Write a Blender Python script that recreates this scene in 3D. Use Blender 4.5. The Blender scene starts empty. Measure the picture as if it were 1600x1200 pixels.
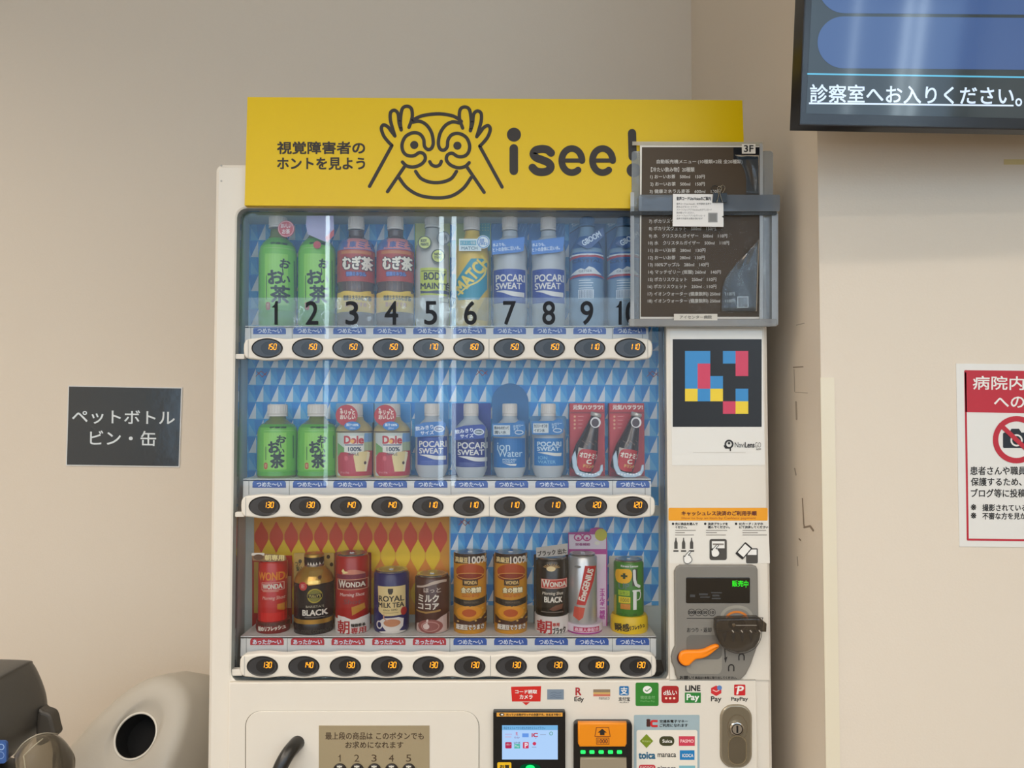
import bpy, bmesh, math, random
from mathutils import Vector, Matrix
random.seed(7)
SC = bpy.context.scene
COL = SC.collection
R = math.radians

# ---------------------------------------------------------------- camera, world, light, exposure
F = 1200.0                      # focal length in pixels of the 1600 px wide picture
H = 1.375                       # eye height
PIT = R(2.06)
cam = bpy.data.cameras.new('camera'); cam.sensor_width = 36.0; cam.lens = 27.0; cam.clip_start = .01
camo = bpy.data.objects.new('camera', cam); COL.objects.link(camo)
camo.location = (0, 0, H); camo.rotation_euler = (R(90) + PIT, 0, 0)
SC.camera = camo
SC.view_settings.view_transform = 'Standard'; SC.view_settings.look = 'None'
SC.view_settings.gamma = 1.0; SC.view_settings.use_curve_mapping = False
SC.view_settings.exposure = 0.0
w = bpy.data.worlds.new('world'); SC.world = w; w.use_nodes = True
w.node_tree.nodes['Background'].inputs[0].default_value = (.75, .85, 1, 1)
w.node_tree.nodes['Background'].inputs[1].default_value = .4
CEIL = 3.0

def area(name, loc, rot, sx, sy, power, col, spread=180):
    l = bpy.data.lights.new(name, 'AREA'); l.shape = 'RECTANGLE'; l.size = sx; l.size_y = sy
    l.energy = power; l.color = col; l.spread = R(spread)
    o = bpy.data.objects.new(name, l); COL.objects.link(o); o.location = loc; o.rotation_euler = rot
    return o
WARM = (1.0, .88, .75)
area('ceiling_lamp', (-.3, .0, CEIL - .03), (0, 0, 0), 3.6, .12, 17, WARM, 140)
area('ceiling_lamp', (-.3, -1.0, CEIL - .03), (0, 0, 0), 3.6, .12, 40, WARM, 135)
area('ceiling_lamp', (-2.3, .3, CEIL - .03), (0, 0, 0), .12, 1.8, 30, WARM, 150)
area('ceiling_lamp', (0, -2.1, CEIL - .03), (0, 0, 0), 4.4, .2, 50, WARM, 150)

# ---------------------------------------------------------------- materials
def lin(h):
    if isinstance(h, str):
        h = h.lstrip('#'); c = [int(h[i:i + 2], 16) / 255 for i in (0, 2, 4)]
    else:
        c = [x / 255 for x in h]
    return [x / 12.92 if x <= .04045 else ((x + .055) / 1.055) ** 2.4 for x in c]
_M = {}
def mat(h, rough=.5, metal=0.0, emit=0.0, bump=0.0, bscale=60.0, vary=0.0, coat=0.0, spec=.5):
    key = (str(h), rough, metal, emit, bump, bscale, vary, coat, spec)
    if key in _M: return _M[key]
    m = bpy.data.materials.new('surface'); m.use_nodes = True
    nt = m.node_tree; b = nt.nodes['Principled BSDF']; c = lin(h)
    b.inputs['Base Color'].default_value = (*c, 1); b.inputs['Roughness'].default_value = rough
    b.inputs['Metallic'].default_value = metal; b.inputs['Specular IOR Level'].default_value = spec
    b.inputs['Coat Weight'].default_value = coat; b.inputs['Coat Roughness'].default_value = .04
    if emit:
        b.inputs['Emission Color'].default_value = (*c, 1); b.inputs['Emission Strength'].default_value = emit
    if bump or vary:
        tc = nt.nodes.new('ShaderNodeTexCoord')
        n = nt.nodes.new('ShaderNodeTexNoise'); n.inputs['Scale'].default_value = bscale; n.inputs['Detail'].default_value = 4
        nt.links.new(tc.outputs['Object'], n.inputs['Vector'])
        if bump:
            bp = nt.nodes.new('ShaderNodeBump'); bp.inputs['Strength'].default_value = bump; bp.inputs['Distance'].default_value = .004
            nt.links.new(n.outputs['Fac'], bp.inputs['Height']); nt.links.new(bp.outputs['Normal'], b.inputs['Normal'])
        if vary:
            mx = nt.nodes.new('ShaderNodeMix'); mx.data_type = 'RGBA'
            mx.inputs['A'].default_value = (*[x * (1 - vary) for x in c], 1); mx.inputs['B'].default_value = (*[min(1, x * (1 + vary)) for x in c], 1)
            nt.links.new(n.outputs['Fac'], mx.inputs['Factor']); nt.links.new(mx.outputs['Result'], b.inputs['Base Color'])
    _M[key] = m; return m
def emis(h, s=1.0):
    key = ('e', str(h), s)
    if key in _M: return _M[key]
    m = bpy.data.materials.new('glow'); m.use_nodes = True; nt = m.node_tree
    nt.nodes.remove(nt.nodes['Principled BSDF'])
    e = nt.nodes.new('ShaderNodeEmission'); e.inputs[0].default_value = (*lin(h), 1); e.inputs[1].default_value = s
    nt.links.new(e.outputs[0], nt.nodes['Material Output'].inputs[0])
    _M[key] = m; return m
def clear(tint=(255, 255, 255), rough=.02, ior=1.45, bump=0.0, bscale=20.0, haze=0.0, hazecol=(200, 200, 200)):
    key = ('c', tint, rough, ior, bump, bscale, haze, hazecol)
    if key in _M: return _M[key]
    m = bpy.data.materials.new('clear_sheet'); m.use_nodes = True; nt = m.node_tree
    nt.nodes.remove(nt.nodes['Principled BSDF'])
    t = nt.nodes.new('ShaderNodeBsdfTransparent'); t.inputs[0].default_value = (*lin(tint), 1)
    g = nt.nodes.new('ShaderNodeBsdfGlossy'); g.inputs['Roughness'].default_value = rough
    f = nt.nodes.new('ShaderNodeFresnel'); f.inputs['IOR'].default_value = ior
    mx = nt.nodes.new('ShaderNodeMixShader')
    base = t.outputs[0]
    if haze:
        d = nt.nodes.new('ShaderNodeBsdfDiffuse'); d.inputs[0].default_value = (*lin(hazecol), 1)
        m0 = nt.nodes.new('ShaderNodeMixShader'); m0.inputs[0].default_value = haze
        nt.links.new(t.outputs[0], m0.inputs[1]); nt.links.new(d.outputs[0], m0.inputs[2]); base = m0.outputs[0]
    nt.links.new(f.outputs[0], mx.inputs[0]); nt.links.new(base, mx.inputs[1]); nt.links.new(g.outputs[0], mx.inputs[2])
    if bump:
        tc = nt.nodes.new('ShaderNodeTexCoord')
        n = nt.nodes.new('ShaderNodeTexNoise'); n.inputs['Scale'].default_value = bscale; n.inputs['Detail'].default_value = 2
        bp = nt.nodes.new('ShaderNodeBump'); bp.inputs['Strength'].default_value = bump; bp.inputs['Distance'].default_value = .01
        nt.links.new(tc.outputs['Object'], n.inputs['Vector']); nt.links.new(n.outputs['Fac'], bp.inputs['Height'])
        nt.links.new(bp.outputs['Normal'], g.inputs['Normal']); nt.links.new(bp.outputs['Normal'], f.inputs['Normal'])
    nt.links.new(mx.outputs[0], nt.nodes['Material Output'].inputs[0])
    _M[key] = m; return m

# ---------------------------------------------------------------- geometry helpers
EPS = .0003
FWD = Vector((0, math.cos(PIT), math.sin(PIT))); UPV = Vector((0, -math.sin(PIT), math.cos(PIT))); EYE = Vector((0, 0, H))
def ray(px, py):
    return Vector(((px - 800) / F, 0, 0)) + UPV * ((600 - py) / F) + FWD
class Plane:                    # a flat surface that stands in the room; measured points of the photo are laid onto it
    curved = False
    def __init__(s, Y=None, p=None, n=None):
        s.p = Vector((0, Y, 0)) if p is None else Vector(p)
        s.n = (Vector((0, -1, 0)) if n is None else Vector(n)).normalized()
    def __call__(s, px, py, layer=0):
        d = ray(px, py); t = (s.p - EYE).dot(s.n) / d.dot(s.n)
        return EYE + d * t + s.n * (layer * EPS)
class Cyl:                      # the front of an upright turned body
    curved = True
    def __init__(s, cx, prof, Yc, zb=None, ztop=None):
        rm = max(p[1] for p in prof) / F * Yc
        s.Yc = Yc; s.pl = Plane(Yc - rm); s.cx = Plane(Yc)(cx, prof[0][0]).x
        s.prof = []
        for i, p in enumerate(prof):
            z = s.pl(cx, p[0]).z
            if zb is not None and i == len(prof) - 1: z = zb
            s.prof.append([z, p[1] / F * Yc, p[2] if len(p) > 2 else None])
        s.cuts = sorted({p[0] for p in prof})
    def r(s, z):
        P = s.prof
        if z >= P[0][0]: return P[0][1]
        for a, b in zip(P, P[1:]):
            if b[0] <= z <= a[0]:
                t = (a[0] - z) / max(1e-9, a[0] - b[0]); return a[1] + (b[1] - a[1]) * t
        return P[-1][1]
    def __call__(s, px, py, layer=0):
        q = s.pl(px, py); r = s.r(q.z); dx = q.x - s.cx
        dx = max(-r * .999, min(r * .999, dx)); rr = r + layer * EPS
        return Vector((s.cx + dx * rr / r if r else s.cx, s.Yc - math.sqrt(max(0, r * r - dx * dx)) - layer * EPS, q.z))

class MB:
    def __init__(s): s.v = []; s.f = []; s.mi = []; s.sm = []; s.mats = []
    def add(s, v, f, m, smooth=False):
        if m not in s.mats: s.mats.append(m)
        k = s.mats.index(m); o = len(s.v)
        s.v += [Vector(p) for p in v]
        for q in f: s.f.append([i + o for i in q]); s.mi.append(k); s.sm.append(smooth)
    def build(s, name, parent=None, label=None):
        me = bpy.data.meshes.new(name)
        org = Vector((0, 0, 0)); q = parent
        while q is not None: org += q.location; q = q.parent
        me.from_pydata([p - org for p in s.v], [], s.f)
        for m in s.mats: me.materials.append(m)
        me.polygons.foreach_set('material_index', s.mi); me.polygons.foreach_set('use_smooth', s.sm); me.update()
        o = bpy.data.objects.new(name, me); COL.objects.link(o)
        if parent is not None: o.parent = parent
        if label: o['label'] = label
        return o
    # ---- solids
    def box(s, x0, x1, y0, y1, z0, z1, m):
        v = [(x, y, z) for x in (x0, x1) for y in (y0, y1) for z in (z0, z1)]
        s.add(v, [(0, 1, 3, 2), (4, 6, 7, 5), (0, 4, 5, 1), (2, 3, 7, 6), (0, 2, 6, 4), (1, 5, 7, 3)], m)
    def slab(s, pts, yf, yb, m, bev=0.0, surf=None, mside=None):
        """outline given on the front plane, run back along +Y; bev rounds the front edge"""
        P = surf or Plane(yf); L = [P(*p) for p in pts]; n = len(L); d = Vector((0, yb - yf, 0)) if surf is None else -P.n * (yb - yf)
        rings = []
        if bev:
            for k in (0, 1, 2, 3):
                a = k / 3 * math.pi / 2; ins = bev * (1 - math.sin(a)); dep = bev * (1 - math.cos(a))
                q = inset(L, ins, P.n)
                back = -P.n
                rings.append([x + back * dep for x in q])
        else: rings.append(L)
        rings.append([x + d for x in L])
        s.add(rings[0], [list(range(n))], m)
        for a, b in zip(rings, rings[1:]):
            s.add(a + b, [(i, (i + 1) % n, n + (i + 1) % n, n + i) for i in range(n)], mside or m, bev > 0)
        s.add(rings[-1], [list(range(n))[::-1]], mside or m)
    def ring(s, outer, inner, yf, yb, m, min_=None):
        P = Plane(yf); A = [P(*p) for p in outer]; B = [P(*p) for p in inner]; n = len(A); d = Vector((0, yb - yf, 0))
        s.add(A + B, [(i, (i + 1) % n, n + (i + 1) % n, n + i) for i in range(n)], m)
        s.add(A + [x + d for x in A], [(i, (i + 1) % n, n + (i + 1) % n, n + i) for i in range(n)], m)
        s.add(B + [x + d for x in B], [(i, (i + 1) % n, n + (i + 1) % n, n + i) for i in range(n)], min_ or m)
    def lathe(s, c, seg=44, top=None, bottom=None):
        P = c.prof; ang = [2 * math.pi * k / seg for k in range(seg)]
        ringv = lambda z, r: [(c.cx + r * math.cos(a), c.Yc + r * math.sin(a), z) for a in ang]
        runs = []; cur = [0]
        for i in range(1, len(P)):
            cur.append(i)
            if i < len(P) - 1:
                d0 = math.atan2(P[i][1] - P[i - 1][1], P[i - 1][0] - P[i][0]); d1 = math.atan2(P[i + 1][1] - P[i][1], P[i][0] - P[i + 1][0])
                if P[i][2] is not P[i - 1][2] or abs(d1 - d0) > R(40): runs.append(cur); cur = [i]
        runs.append(cur)
        for run in runs:
            v = []; f = []
            for i in run: v += ringv(P[i][0], P[i][1])
            for k in range(len(run) - 1):
                for j in range(seg):
                    a, b = k * seg + j, k * seg + (j + 1) % seg; f.append((a, b, b + seg, a + seg))
            s.add(v, f, P[run[0]][2], True)
        if P[0][1] > 1e-5: s.add(ringv(P[0][0], P[0][1]), [list(range(seg))], top or P[0][2])
        if P[-1][1] > 1e-5: s.add(ringv(P[-1][0], P[-1][1]), [list(range(seg))[::-1]], bottom or P[-2][2])
    def tube(s, pts, r, m, seg=10, cap=True):
        pts = [Vector(p) for p in pts]; n = len(pts); rs = r if isinstance(r, (list, tuple)) else [r] * n
        v = []; prev = None
        for i, p in enumerate(pts):
            t = (pts[min(i + 1, n - 1)] - pts[max(i - 1, 0)]).normalized()
            if prev is None: a = t.orthogonal().normalized()
            else: a = (prev - t * prev.dot(t)).normalized()
            prev = a; b = t.cross(a)
            v += [p + (a * math.cos(2 * math.pi * k / seg) + b * math.sin(2 * math.pi * k / seg)) * rs[i] for k in range(seg)]
        f = [(i * seg + k, i * seg + (k + 1) % seg, (i + 1) * seg + (k + 1) % seg, (i + 1) * seg + k) for i in range(n - 1) for k in range(seg)]
        s.add(v, f, m, True)
        if cap: s.add(v[:seg], [list(range(seg))[::-1]], m); s.add(v[-seg:], [list(range(seg))], m)
    # ---- prints
    def draw(s, surf, shape, m, layer=1, step=4.0):
        v, f = shape
        if not v: return
        if surf.curved: v, f = cut(v, f, step, surf.cuts)
        s.add([surf(q[0], q[1], layer + (q[2] if len(q) > 2 else 0)) for q in v], f, m)
    def say(s, surf, t, x0, y0, x1, y1, m, layer=2, bold=0.0, rot=0.0, shear=0.0, res=3, keep=False, out=None, outw=0.0):
        if out is not None: s.draw(surf, text(t, x0, y0, x1, y1, bold + outw, rot, shear, res, keep), out, layer); layer += 1
        s.draw(surf, text(t, x0, y0, x1, y1, bold, rot, shear, res, keep), m, layer)

def inset(L, d, n):
    if d < 1e-7: return list(L)
    k = len(L); out = []
    area_ = sum((L[i].cross(L[(i + 1) % k]) for i in range(k)), Vector()).dot(n)
    sg = 1 if area_ > 0 else -1
    for i in range(k):
        e0 = (L[i] - L[i - 1]).normalized(); e1 = (L[(i + 1) % k] - L[i]).normalized()
        n0 = n.cross(e0) * sg; n1 = n.cross(e1) * sg; b = (n0 + n1)
        b = b.normalized() if b.length > 1e-6 else n0
        out.append(L[i] + b * (d / max(.4, b.dot(n0))))
    return out
def cut(v, f, step, ys):
    bm = bmesh.new(); vs = [bm.verts.new((q[0], q[1], q[2] if len(q) > 2 else 0)) for q in v]
    for q in f:
        try: bm.faces.new([vs[i] for i in q])
        except ValueError: pass
    xs = [p[0] for p in v]; yy = [p[1] for p in v]
    x = math.ceil(min(xs) / step) * step
    while x < max(xs):
        bmesh.ops.bisect_plane(bm, geom=bm.verts[:] + bm.edges[:] + bm.faces[:], plane_co=(x, 0, 0), plane_no=(1, 0, 0)); x += step
    for y in ys:
        if min(yy) < y < max(yy): bmesh.ops.bisect_plane(bm, geom=bm.verts[:] + bm.edges[:] + bm.faces[:], plane_co=(0, y, 0), plane_no=(0, 1, 0))
    bm.verts.index_update(); V = [(q.co.x, q.co.y, q.co.z) for q in bm.verts]; Fc = [[q.index for q in g.verts] for g in bm.faces]
    bm.free(); return V, Fc
def rr(x0, y0, x1, y1, r=0, n=5):
    if r <= 0: return [(x0, y0), (x1, y0), (x1, y1), (x0, y1)]
    o = []
    for cx, cy, a in ((x1 - r, y0 + r, -90), (x1 - r, y1 - r, 0), (x0 + r, y1 - r, 90), (x0 + r, y0 + r, 180)):
        for k in range(n + 1):
            t = R(a + 90 * k / n); o.append((cx + r * math.cos(t), cy + r * math.sin(t)))
    return o
def ng(pts): return (list(pts), [list(range(len(pts)))])
def rect(x0, y0, x1, y1, r=0): return ng(rr(x0, y0, x1, y1, r))
def rotp(pts, cx, cy, deg):
    c, s_ = math.cos(R(deg)), math.sin(R(deg)); return [(cx + (x - cx) * c - (y - cy) * s_, cy + (x - cx) * s_ + (y - cy) * c) for x, y in pts]
def ellp(cx, cy, rx, ry=None, n=28):
    ry = rx if ry is None else ry
    return [(cx + rx * math.cos(2 * math.pi * k / n), cy + ry * math.sin(2 * math.pi * k / n)) for k in range(n)]
def ell(*a, **k): return ng(ellp(*a, **k))
def annulus(cx, cy, rx, ry, wd, n=32):
    a = ellp(cx, cy, rx, ry, n); b = ellp(cx, cy, rx - wd, ry - wd, n)
    return (a + b, [(i, (i + 1) % n, n + (i + 1) % n, n + i) for i in range(n)])
def spline(pts, k=6, closed=False):
    o = []; n = len(pts)
    rng = range(n) if closed else range(n - 1)
    for i in rng:
        p0 = pts[(i - 1) % n] if closed or i > 0 else pts[0]; p1 = pts[i]; p2 = pts[(i + 1) % n]; p3 = pts[(i + 2) % n] if closed or i + 2 < n else pts[-1]
        for j in range(k):
            t = j / k
            o.append(tuple(.5 * (2 * p1[d] + (p2[d] - p0[d]) * t + (2 * p0[d] - 5 * p1[d] + 4 * p2[d] - p3[d]) * t * t + (3 * p1[d] - p0[d] - 3 * p2[d] + p3[d]) * t ** 3) for d in (0, 1)))
    if not closed: o.append(tuple(pts[-1]))
    return o
def line(pts, wd, closed=False, caps=True):
    v = []; f = []; n = len(pts); h = wd / 2
    for i in range(n if closed else n - 1):
        (x0, y0), (x1, y1) = pts[i], pts[(i + 1) % n]; L = math.hypot(x1 - x0, y1 - y0) or 1
        nx, ny = -(y1 - y0) / L * h, (x1 - x0) / L * h; b = len(v)
        z = .06 * (i % 8)      # overlapping strokes lie a hair apart
        v += [(x0 + nx, y0 + ny, z), (x1 + nx, y1 + ny, z), (x1 - nx, y1 - ny, z), (x0 - nx, y0 - ny, z)]; f.append((b, b + 1, b + 2, b + 3))
    for i, p in enumerate(pts):
        if not caps and not closed and i in (0, n - 1): continue
        b = len(v); v += [(x, y, .5 + .06 * (i % 8)) for x, y in ellp(p[0], p[1], h, h, 12)]; f.append(list(range(b, b + 12)))
    return v, f
def join(*sh):
    v = []; f = []
    for a, b in sh:
        o = len(v); v += a; f += [[i + o for i in q] for q in b]
    return v, f
_T = {}
def glyphs(t, res):
    if (t, res) in _T: return _T[(t, res)]
    c = bpy.data.curves.new('t', 'FONT'); c.body = t; c.resolution_u = res; c.space_line = .95
    o = bpy.data.objects.new('t', c); COL.objects.link(o); bpy.context.view_layer.update()
    m = o.to_mesh(); v = [(p.co.x, p.co.y) for p in m.vertices]; f = [list(p.vertices) for p in m.polygons]
    o.to_mesh_clear(); bpy.data.objects.remove(o); bpy.data.curves.remove(c)
    _T[(t, res)] = (v, f); return v, f
def text(t, x0, y0, x1, y1, bold=0.0, rot=0.0, shear=0.0, res=3, keep=False):
    """lettering stretched to the box x0..x1, y0..y1"""
    v, f = glyphs(t, res)
    if not v: return [], []
    a0, a1 = min(p[0] for p in v), max(p[0] for p in v); b0, b1 = min(p[1] for p in v), max(p[1] for p in v)
    kx = (x1 - x0) / max(1e-6, a1 - a0); ky = (y1 - y0) / max(1e-6, b1 - b0)
    if keep: kx = ky = min(kx, ky)
    cx, cy = (x0 + x1) / 2, (y0 + y1) / 2
    V = [((p[0] - (a0 + a1) / 2) * kx, -(p[1] - (b0 + b1) / 2) * ky) for p in v]
    if shear: V = [(x - y * shear, y) for x, y in V]
    if rot: c, s_ = math.cos(R(rot)), math.sin(R(rot)); V = [(x * c - y * s_, x * s_ + y * c) for x, y in V]
    V = [(x + cx, y + cy) for x, y in V]
    if bold:
        o = V; n = 8 if bold > .8 else 4; V = []; G = []
        for k in range(n):
            a = 2 * math.pi * (k + .5) / n; b = len(V)
            V += [(x + bold * math.cos(a), y + bold * math.sin(a), .1 * k) for x, y in o]; G += [[i + b for i in q] for q in f]
        return V, G
    return V, f
SEG = {'0': 'abcdef', '1': 'bc', '2': 'abged', '3': 'abgcd', '4': 'fgbc', '5': 'afgcd', '6': 'afgedc', '7': 'abc', '8': 'abcdefg', '9': 'abcdfg'}
def seven(t, x, y, wd=3.7, h=8.8, gap=5.5, th=1.05):
    v = []; f = []
    for i, ch in enumerate(t):
        ox = x + i * gap; e = .35
        L = {'a': ((0, 0), (wd, 0)), 'g': ((0, h / 2), (wd, h / 2)), 'd': ((0, h), (wd, h)), 'f': ((0, 0), (0, h / 2)), 'b': ((wd, 0), (wd, h / 2)), 'e': ((0, h / 2), (0, h)), 'c': ((wd, h / 2), (wd, h))}
        for g in SEG[ch]:
            (ax, ay), (bx, by) = L[g]; dx, dy = (bx - ax), (by - ay); l = math.hypot(dx, dy)
            ax += dx / l * e; ay += dy / l * e; bx -= dx / l * e; by -= dy / l * e
            sl = lambda X, Y: (ox + X + (h - Y) * .14, y + Y)
            a, b = line([sl(ax, ay), sl(bx, by)], th, caps=False); o = len(v); v += a; f += [[q + o for q in z] for z in b]
    return v, f

def tag(o, label, cat, group=None):
    o['label'] = label; o['category'] = cat
    if group: o['group'] = group
    return o
def thing(name, loc, label, cat, group=None):
    o = bpy.data.objects.new(name, None); COL.objects.link(o); o.location = loc; o.empty_display_size = .05
    return tag(o, label, cat, group)
def struct(o): o['kind'] = 'structure'; return o
def dup(root, dx, label, name=None):
    c = root.copy(); COL.objects.link(c); c.location = root.location + Vector((dx, 0, 0)); c['label'] = label
    for ch in list(root.children):
        d = ch.copy(); COL.objects.link(d); d.parent = c
        for g in ch.children:
            e = g.copy(); COL.objects.link(e); e.parent = d
    return c

WHITE = mat((236, 232, 224), .35, vary=.02, bscale=8); WHITE2 = mat((232, 229, 222), .45)
BLACK = mat((14, 13, 12), .4); INK = mat((30, 26, 22), .5); PAPER = mat((238, 236, 230), .55)
# ================================================================= THE ROOM
YB = 2.19; XP = .520; YP = 1.292                 # back wall, pillar side, pillar front
PAINT = mat((224, 212, 195), .85, bump=.06, bscale=260, vary=.015)
b = MB(); b.box(-3.2, XP, YB, YB + .1, 0, CEIL, PAINT); struct(b.build('wall_back'))
b = MB(); b.box(XP, 3.2, YP, YB + .1, 0, CEIL, PAINT)
SIDE = Plane(p=(XP, 0, 0), n=(-1, 0, 0)); SC1 = mat((172, 160, 144), .9); SC2 = mat((146, 130, 112), .9)
for pts, wd, m in (([(1245, 508), (1257, 505)], 1.2, SC1), ([(1240, 574), (1255, 573)], 1.6, SC2), ([(1241, 577), (1242, 612)], 1.0, SC1), ([(1243, 613), (1262, 614)], 1.0, SC1),
                   ([(1244, 628), (1245, 655)], 2.6, SC1), ([(1254, 779), (1256, 818), (1257, 824)], 1.8, SC2), ([(1257, 824), (1266, 822), (1271, 829)], 3.0, SC2), ([(1249, 842), (1251, 844)], 2.0, SC2),
                   ([(1242, 732), (1244, 742)], 2.0, SC1), ([(1246, 870), (1247, 884)], 1.4, SC1)):
    b.draw(SIDE, line(pts, wd), m, 1)
struct(b.build('wall_right'))
b = MB(); b.box(-3.3, -3.2, -2.7, YB + .1, 0, CEIL, PAINT); struct(b.build('wall_left'))
b = MB(); b.box(3.2, 3.3, -2.7, YP, 0, CEIL, PAINT); struct(b.build('wall_side'))
b = MB(); b.box(-3.3, 3.3, -2.7, YB + .1, -.1, 0, mat((120, 108, 92), .35, vary=.12, bscale=4)); struct(b.build('floor'))
b = MB(); b.box(-3.3, 3.3, -2.7, YB + .1, CEIL, CEIL + .1, mat((225, 222, 215), .9)); struct(b.build('ceiling'))
# the wall behind the photographer: a long window with upright blinds and two bright gaps between them
b = MB(); WF = -2.6
for x0, x1, z0, z1 in ((-3.2, 3.2, 0, .85), (-3.2, 3.2, 2.9, CEIL), (-3.2, -3.1, .85, 2.9), (3.1, 3.2, .85, 2.9)): b.box(x0, x1, WF - .1, WF, z0, z1, PAINT)
struct(b.build('wall_front'))
b = MB(); UP_ = emis((186, 210, 235), 2.6); LO_ = emis((186, 204, 220), 2.2); GAP = emis((225, 245, 255), 14)
gaps = [(-1.32, .03), (-.505, .034), (-.415, .034), (1.35, .014), (1.62, .016), (1.70, .016), (1.95, .02), (2.03, .02), (2.42, .016), (2.75, .03), (2.84, .03)]; SLIT = emis((215, 238, 255), 7)
x = -3.1
for g, gw in gaps + [(3.1, 0)]:
    b.box(x, g - gw / 2, WF - .05, WF - .02, 2.02, 2.9, UP_); b.box(x, g - gw / 2, WF - .05, WF - .02, .85, 2.02, LO_)
    if gw: b.box(g - gw / 2, g + gw / 2, WF - .05, WF - .02, 1.98, 2.9, GAP); b.box(g - gw / 2, g + gw / 2, WF - .05, WF - .02, .85, 1.98, SLIT)
    x = g + gw / 2
struct(b.build('window_1'))
# corner guard at the pillar edge
b = MB(); gp = Plane(YP)
g0 = gp(1283.5, 590); g1 = gp(1303, 590)
b.box(XP - .0012, g1.x, YP - .0016, YP - .0001, 0, g0.z, mat((228, 218, 194), .3)); struct(b.build('trim_1'))
# scrap of tape under the screen
b = MB(); b.slab(rr(1569, 249, 1640, 257), YP - .0008, YP - .0001, mat((214, 196, 140), .6)); tag(b.build('masking_tape'), 'strip of yellowed tape stuck on the wall under the screen', 'tape')

# ---- sign for bottles and cans on the back wall
t = thing('wall_sign', Plane(YB)(192, 728) + Vector((0, -.002, 0)), 'black laminated sign with white lettering for bottles and cans on the left wall', 'sign')
P = Plane(YB - .0025)
b = MB(); b.slab([(106.5, 602.5), (285, 605.5), (280.3, 730.3), (102.8, 727.5)], YB - .0025, YB - .0002, mat((225, 225, 222), .25), surf=None); b.build('laminate', t)
b = MB(); b.draw(P, ng([(108, 604), (283, 607), (279, 728.5), (104.5, 726)]), mat((30, 43, 53), .12, bump=.25, bscale=9, spec=.9), 1)
WH = mat((225, 232, 235), .5)
b.say(P, 'ペットボトル', 113, 641, 273, 662.5, WH, 2, bold=.3, rot=.9); b.say(P, 'ビン・缶', 141, 673, 244, 696, WH, 2, bold=.3, rot=.9)
b.build('sign_face', t)

# ---- camera ban poster on the pillar
t = thing('poster', gp(1600, 853), 'white notice with red header and crossed-out camera taped to the right wall', 'poster')
P = Plane(YP - .0012)
b = MB(); b.slab([(1494, 568), (1700, 570), (1703, 856), (1499, 854)], YP - .0012, YP - .0001, mat((228, 226, 220), .3)); b.build('sheet', t)
RED = mat((188, 34, 52), .45); b = MB()
b.draw(P, ng([(1507, 580), (1690, 582), (1690, 647), (1508.5, 644)]), RED, 1)
b.draw(P, line([(1508, 580), (1512, 843), (1692, 845), (1692, 582)], 3.2, closed=True), RED, 1)
b.draw(P, annulus(1588, 687, 37, 37, 8.5, 48), RED, 2)
NAVY = mat((26, 34, 44), .5)
b.draw(P, join(rect(1567, 676, 1612, 700, 2), ng([(1577, 676), (1580, 670), (1592, 670), (1596, 676)])), NAVY, 1)
b.draw(P, annulus(1588, 688, 9.5, 9.5, 2.6), mat((230, 226, 220), .5), 2); b.draw(P, line([(1563, 664), (1613, 711)], 7), RED, 3)
b.say(P, '病院内で', 1520, 588, 1628, 609, PAPER, 2, bold=.4, rot=.6); b.say(P, 'への', 1553, 620, 1600, 637, PAPER, 2, bold=.4)
for s_, x0, y0, x1, y1 in (('患者さんや職員', 1516, 729, 1603, 742), ('保護するため、', 1517, 746.5, 1596, 759), ('ブログ等に投稿', 1517, 764, 1602, 777), ('※', 1517, 788, 1525, 797), ('撮影されている', 1535, 788, 1604, 798.5),
                          ('※', 1517, 801, 1525, 810), ('不審な方を見か', 1535, 801, 1603, 811.5)): b.say(P, s_, x0, y0, x1, y1, INK, 1, bold=.3)
b.build('print', t)

# ---- hanging screen
k = math.tan(R(2.5)); m_ = math.tan(R(8.0)); p0 = Plane(1.12)(1248.5, 196)
TV = Plane(p=p0, n=(k, -1, -m_))
t = thing('monitor', p0, 'black flat screen tilted down on the right wall calling patients in', 'monitor')
CASE = mat((22, 18, 15), .35); out = [(1257, -2), (1248.5, 196), (1960, 209.5), (1990, 4)]
# the screen runs on past the top of the picture to its real height
def up_(q, s_): return (q[0][0] + (q[0][0] - q[1][0]) * s_, q[0][1] + (q[0][1] - q[1][1]) * s_)
s_ = 1.15
tl = up_(out, s_); trp = up_([out[3], out[2]], s_)
full = [tl, trp, out[2], out[1]]
b = MB(); b.slab(full, 0, .034, CASE, bev=.0015, surf=TV); b.build('housing', t)
b = MB(); BEZ = mat((20, 27, 36), .18)
def lerp2(a, c, f): return (a[0] + (c[0] - a[0]) * f, a[1] + (c[1] - a[1]) * f)
b.draw(TV, ng([(tl[0] + 2, tl[1] + 3), (trp[0], trp[1] + 3), (1958, 207.5), (1250, 193.5)]), BEZ, 1); b.build('bezel', t)
b = MB()
def scr(h, e=1.0): return mat(h, .06, emit=e, spec=.7, coat=.6)
def tvm(c, k_=1.0):
    key = ('tv', c, k_)
    if key in _M: return _M[key]
    m = bpy.data.materials.new('screen_light'); m.use_nodes = True; q = m.node_tree.nodes['Principled BSDF']
    q.inputs['Base Color'].default_value = (.004, .005, .006, 1); q.inputs['Roughness'].default_value = .07; q.inputs['Specular IOR Level'].default_value = .6
    q.inputs['Emission Color'].default_value = (*lin(c), 1); q.inputs['Emission Strength'].default_value = k_
    _M[key] = m; return m
b.draw(TV, ng([(tl[0] + 12, tl[1] + 14), (trp[0], trp[1] + 14), (1945, 193), (1259, 177.5)]), tvm((48, 58, 62)), 2)
PILL = tvm((64, 92, 142)); sl = .0165
def tp(x, y): return (x, y + (x - 1277) * .008)
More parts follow.
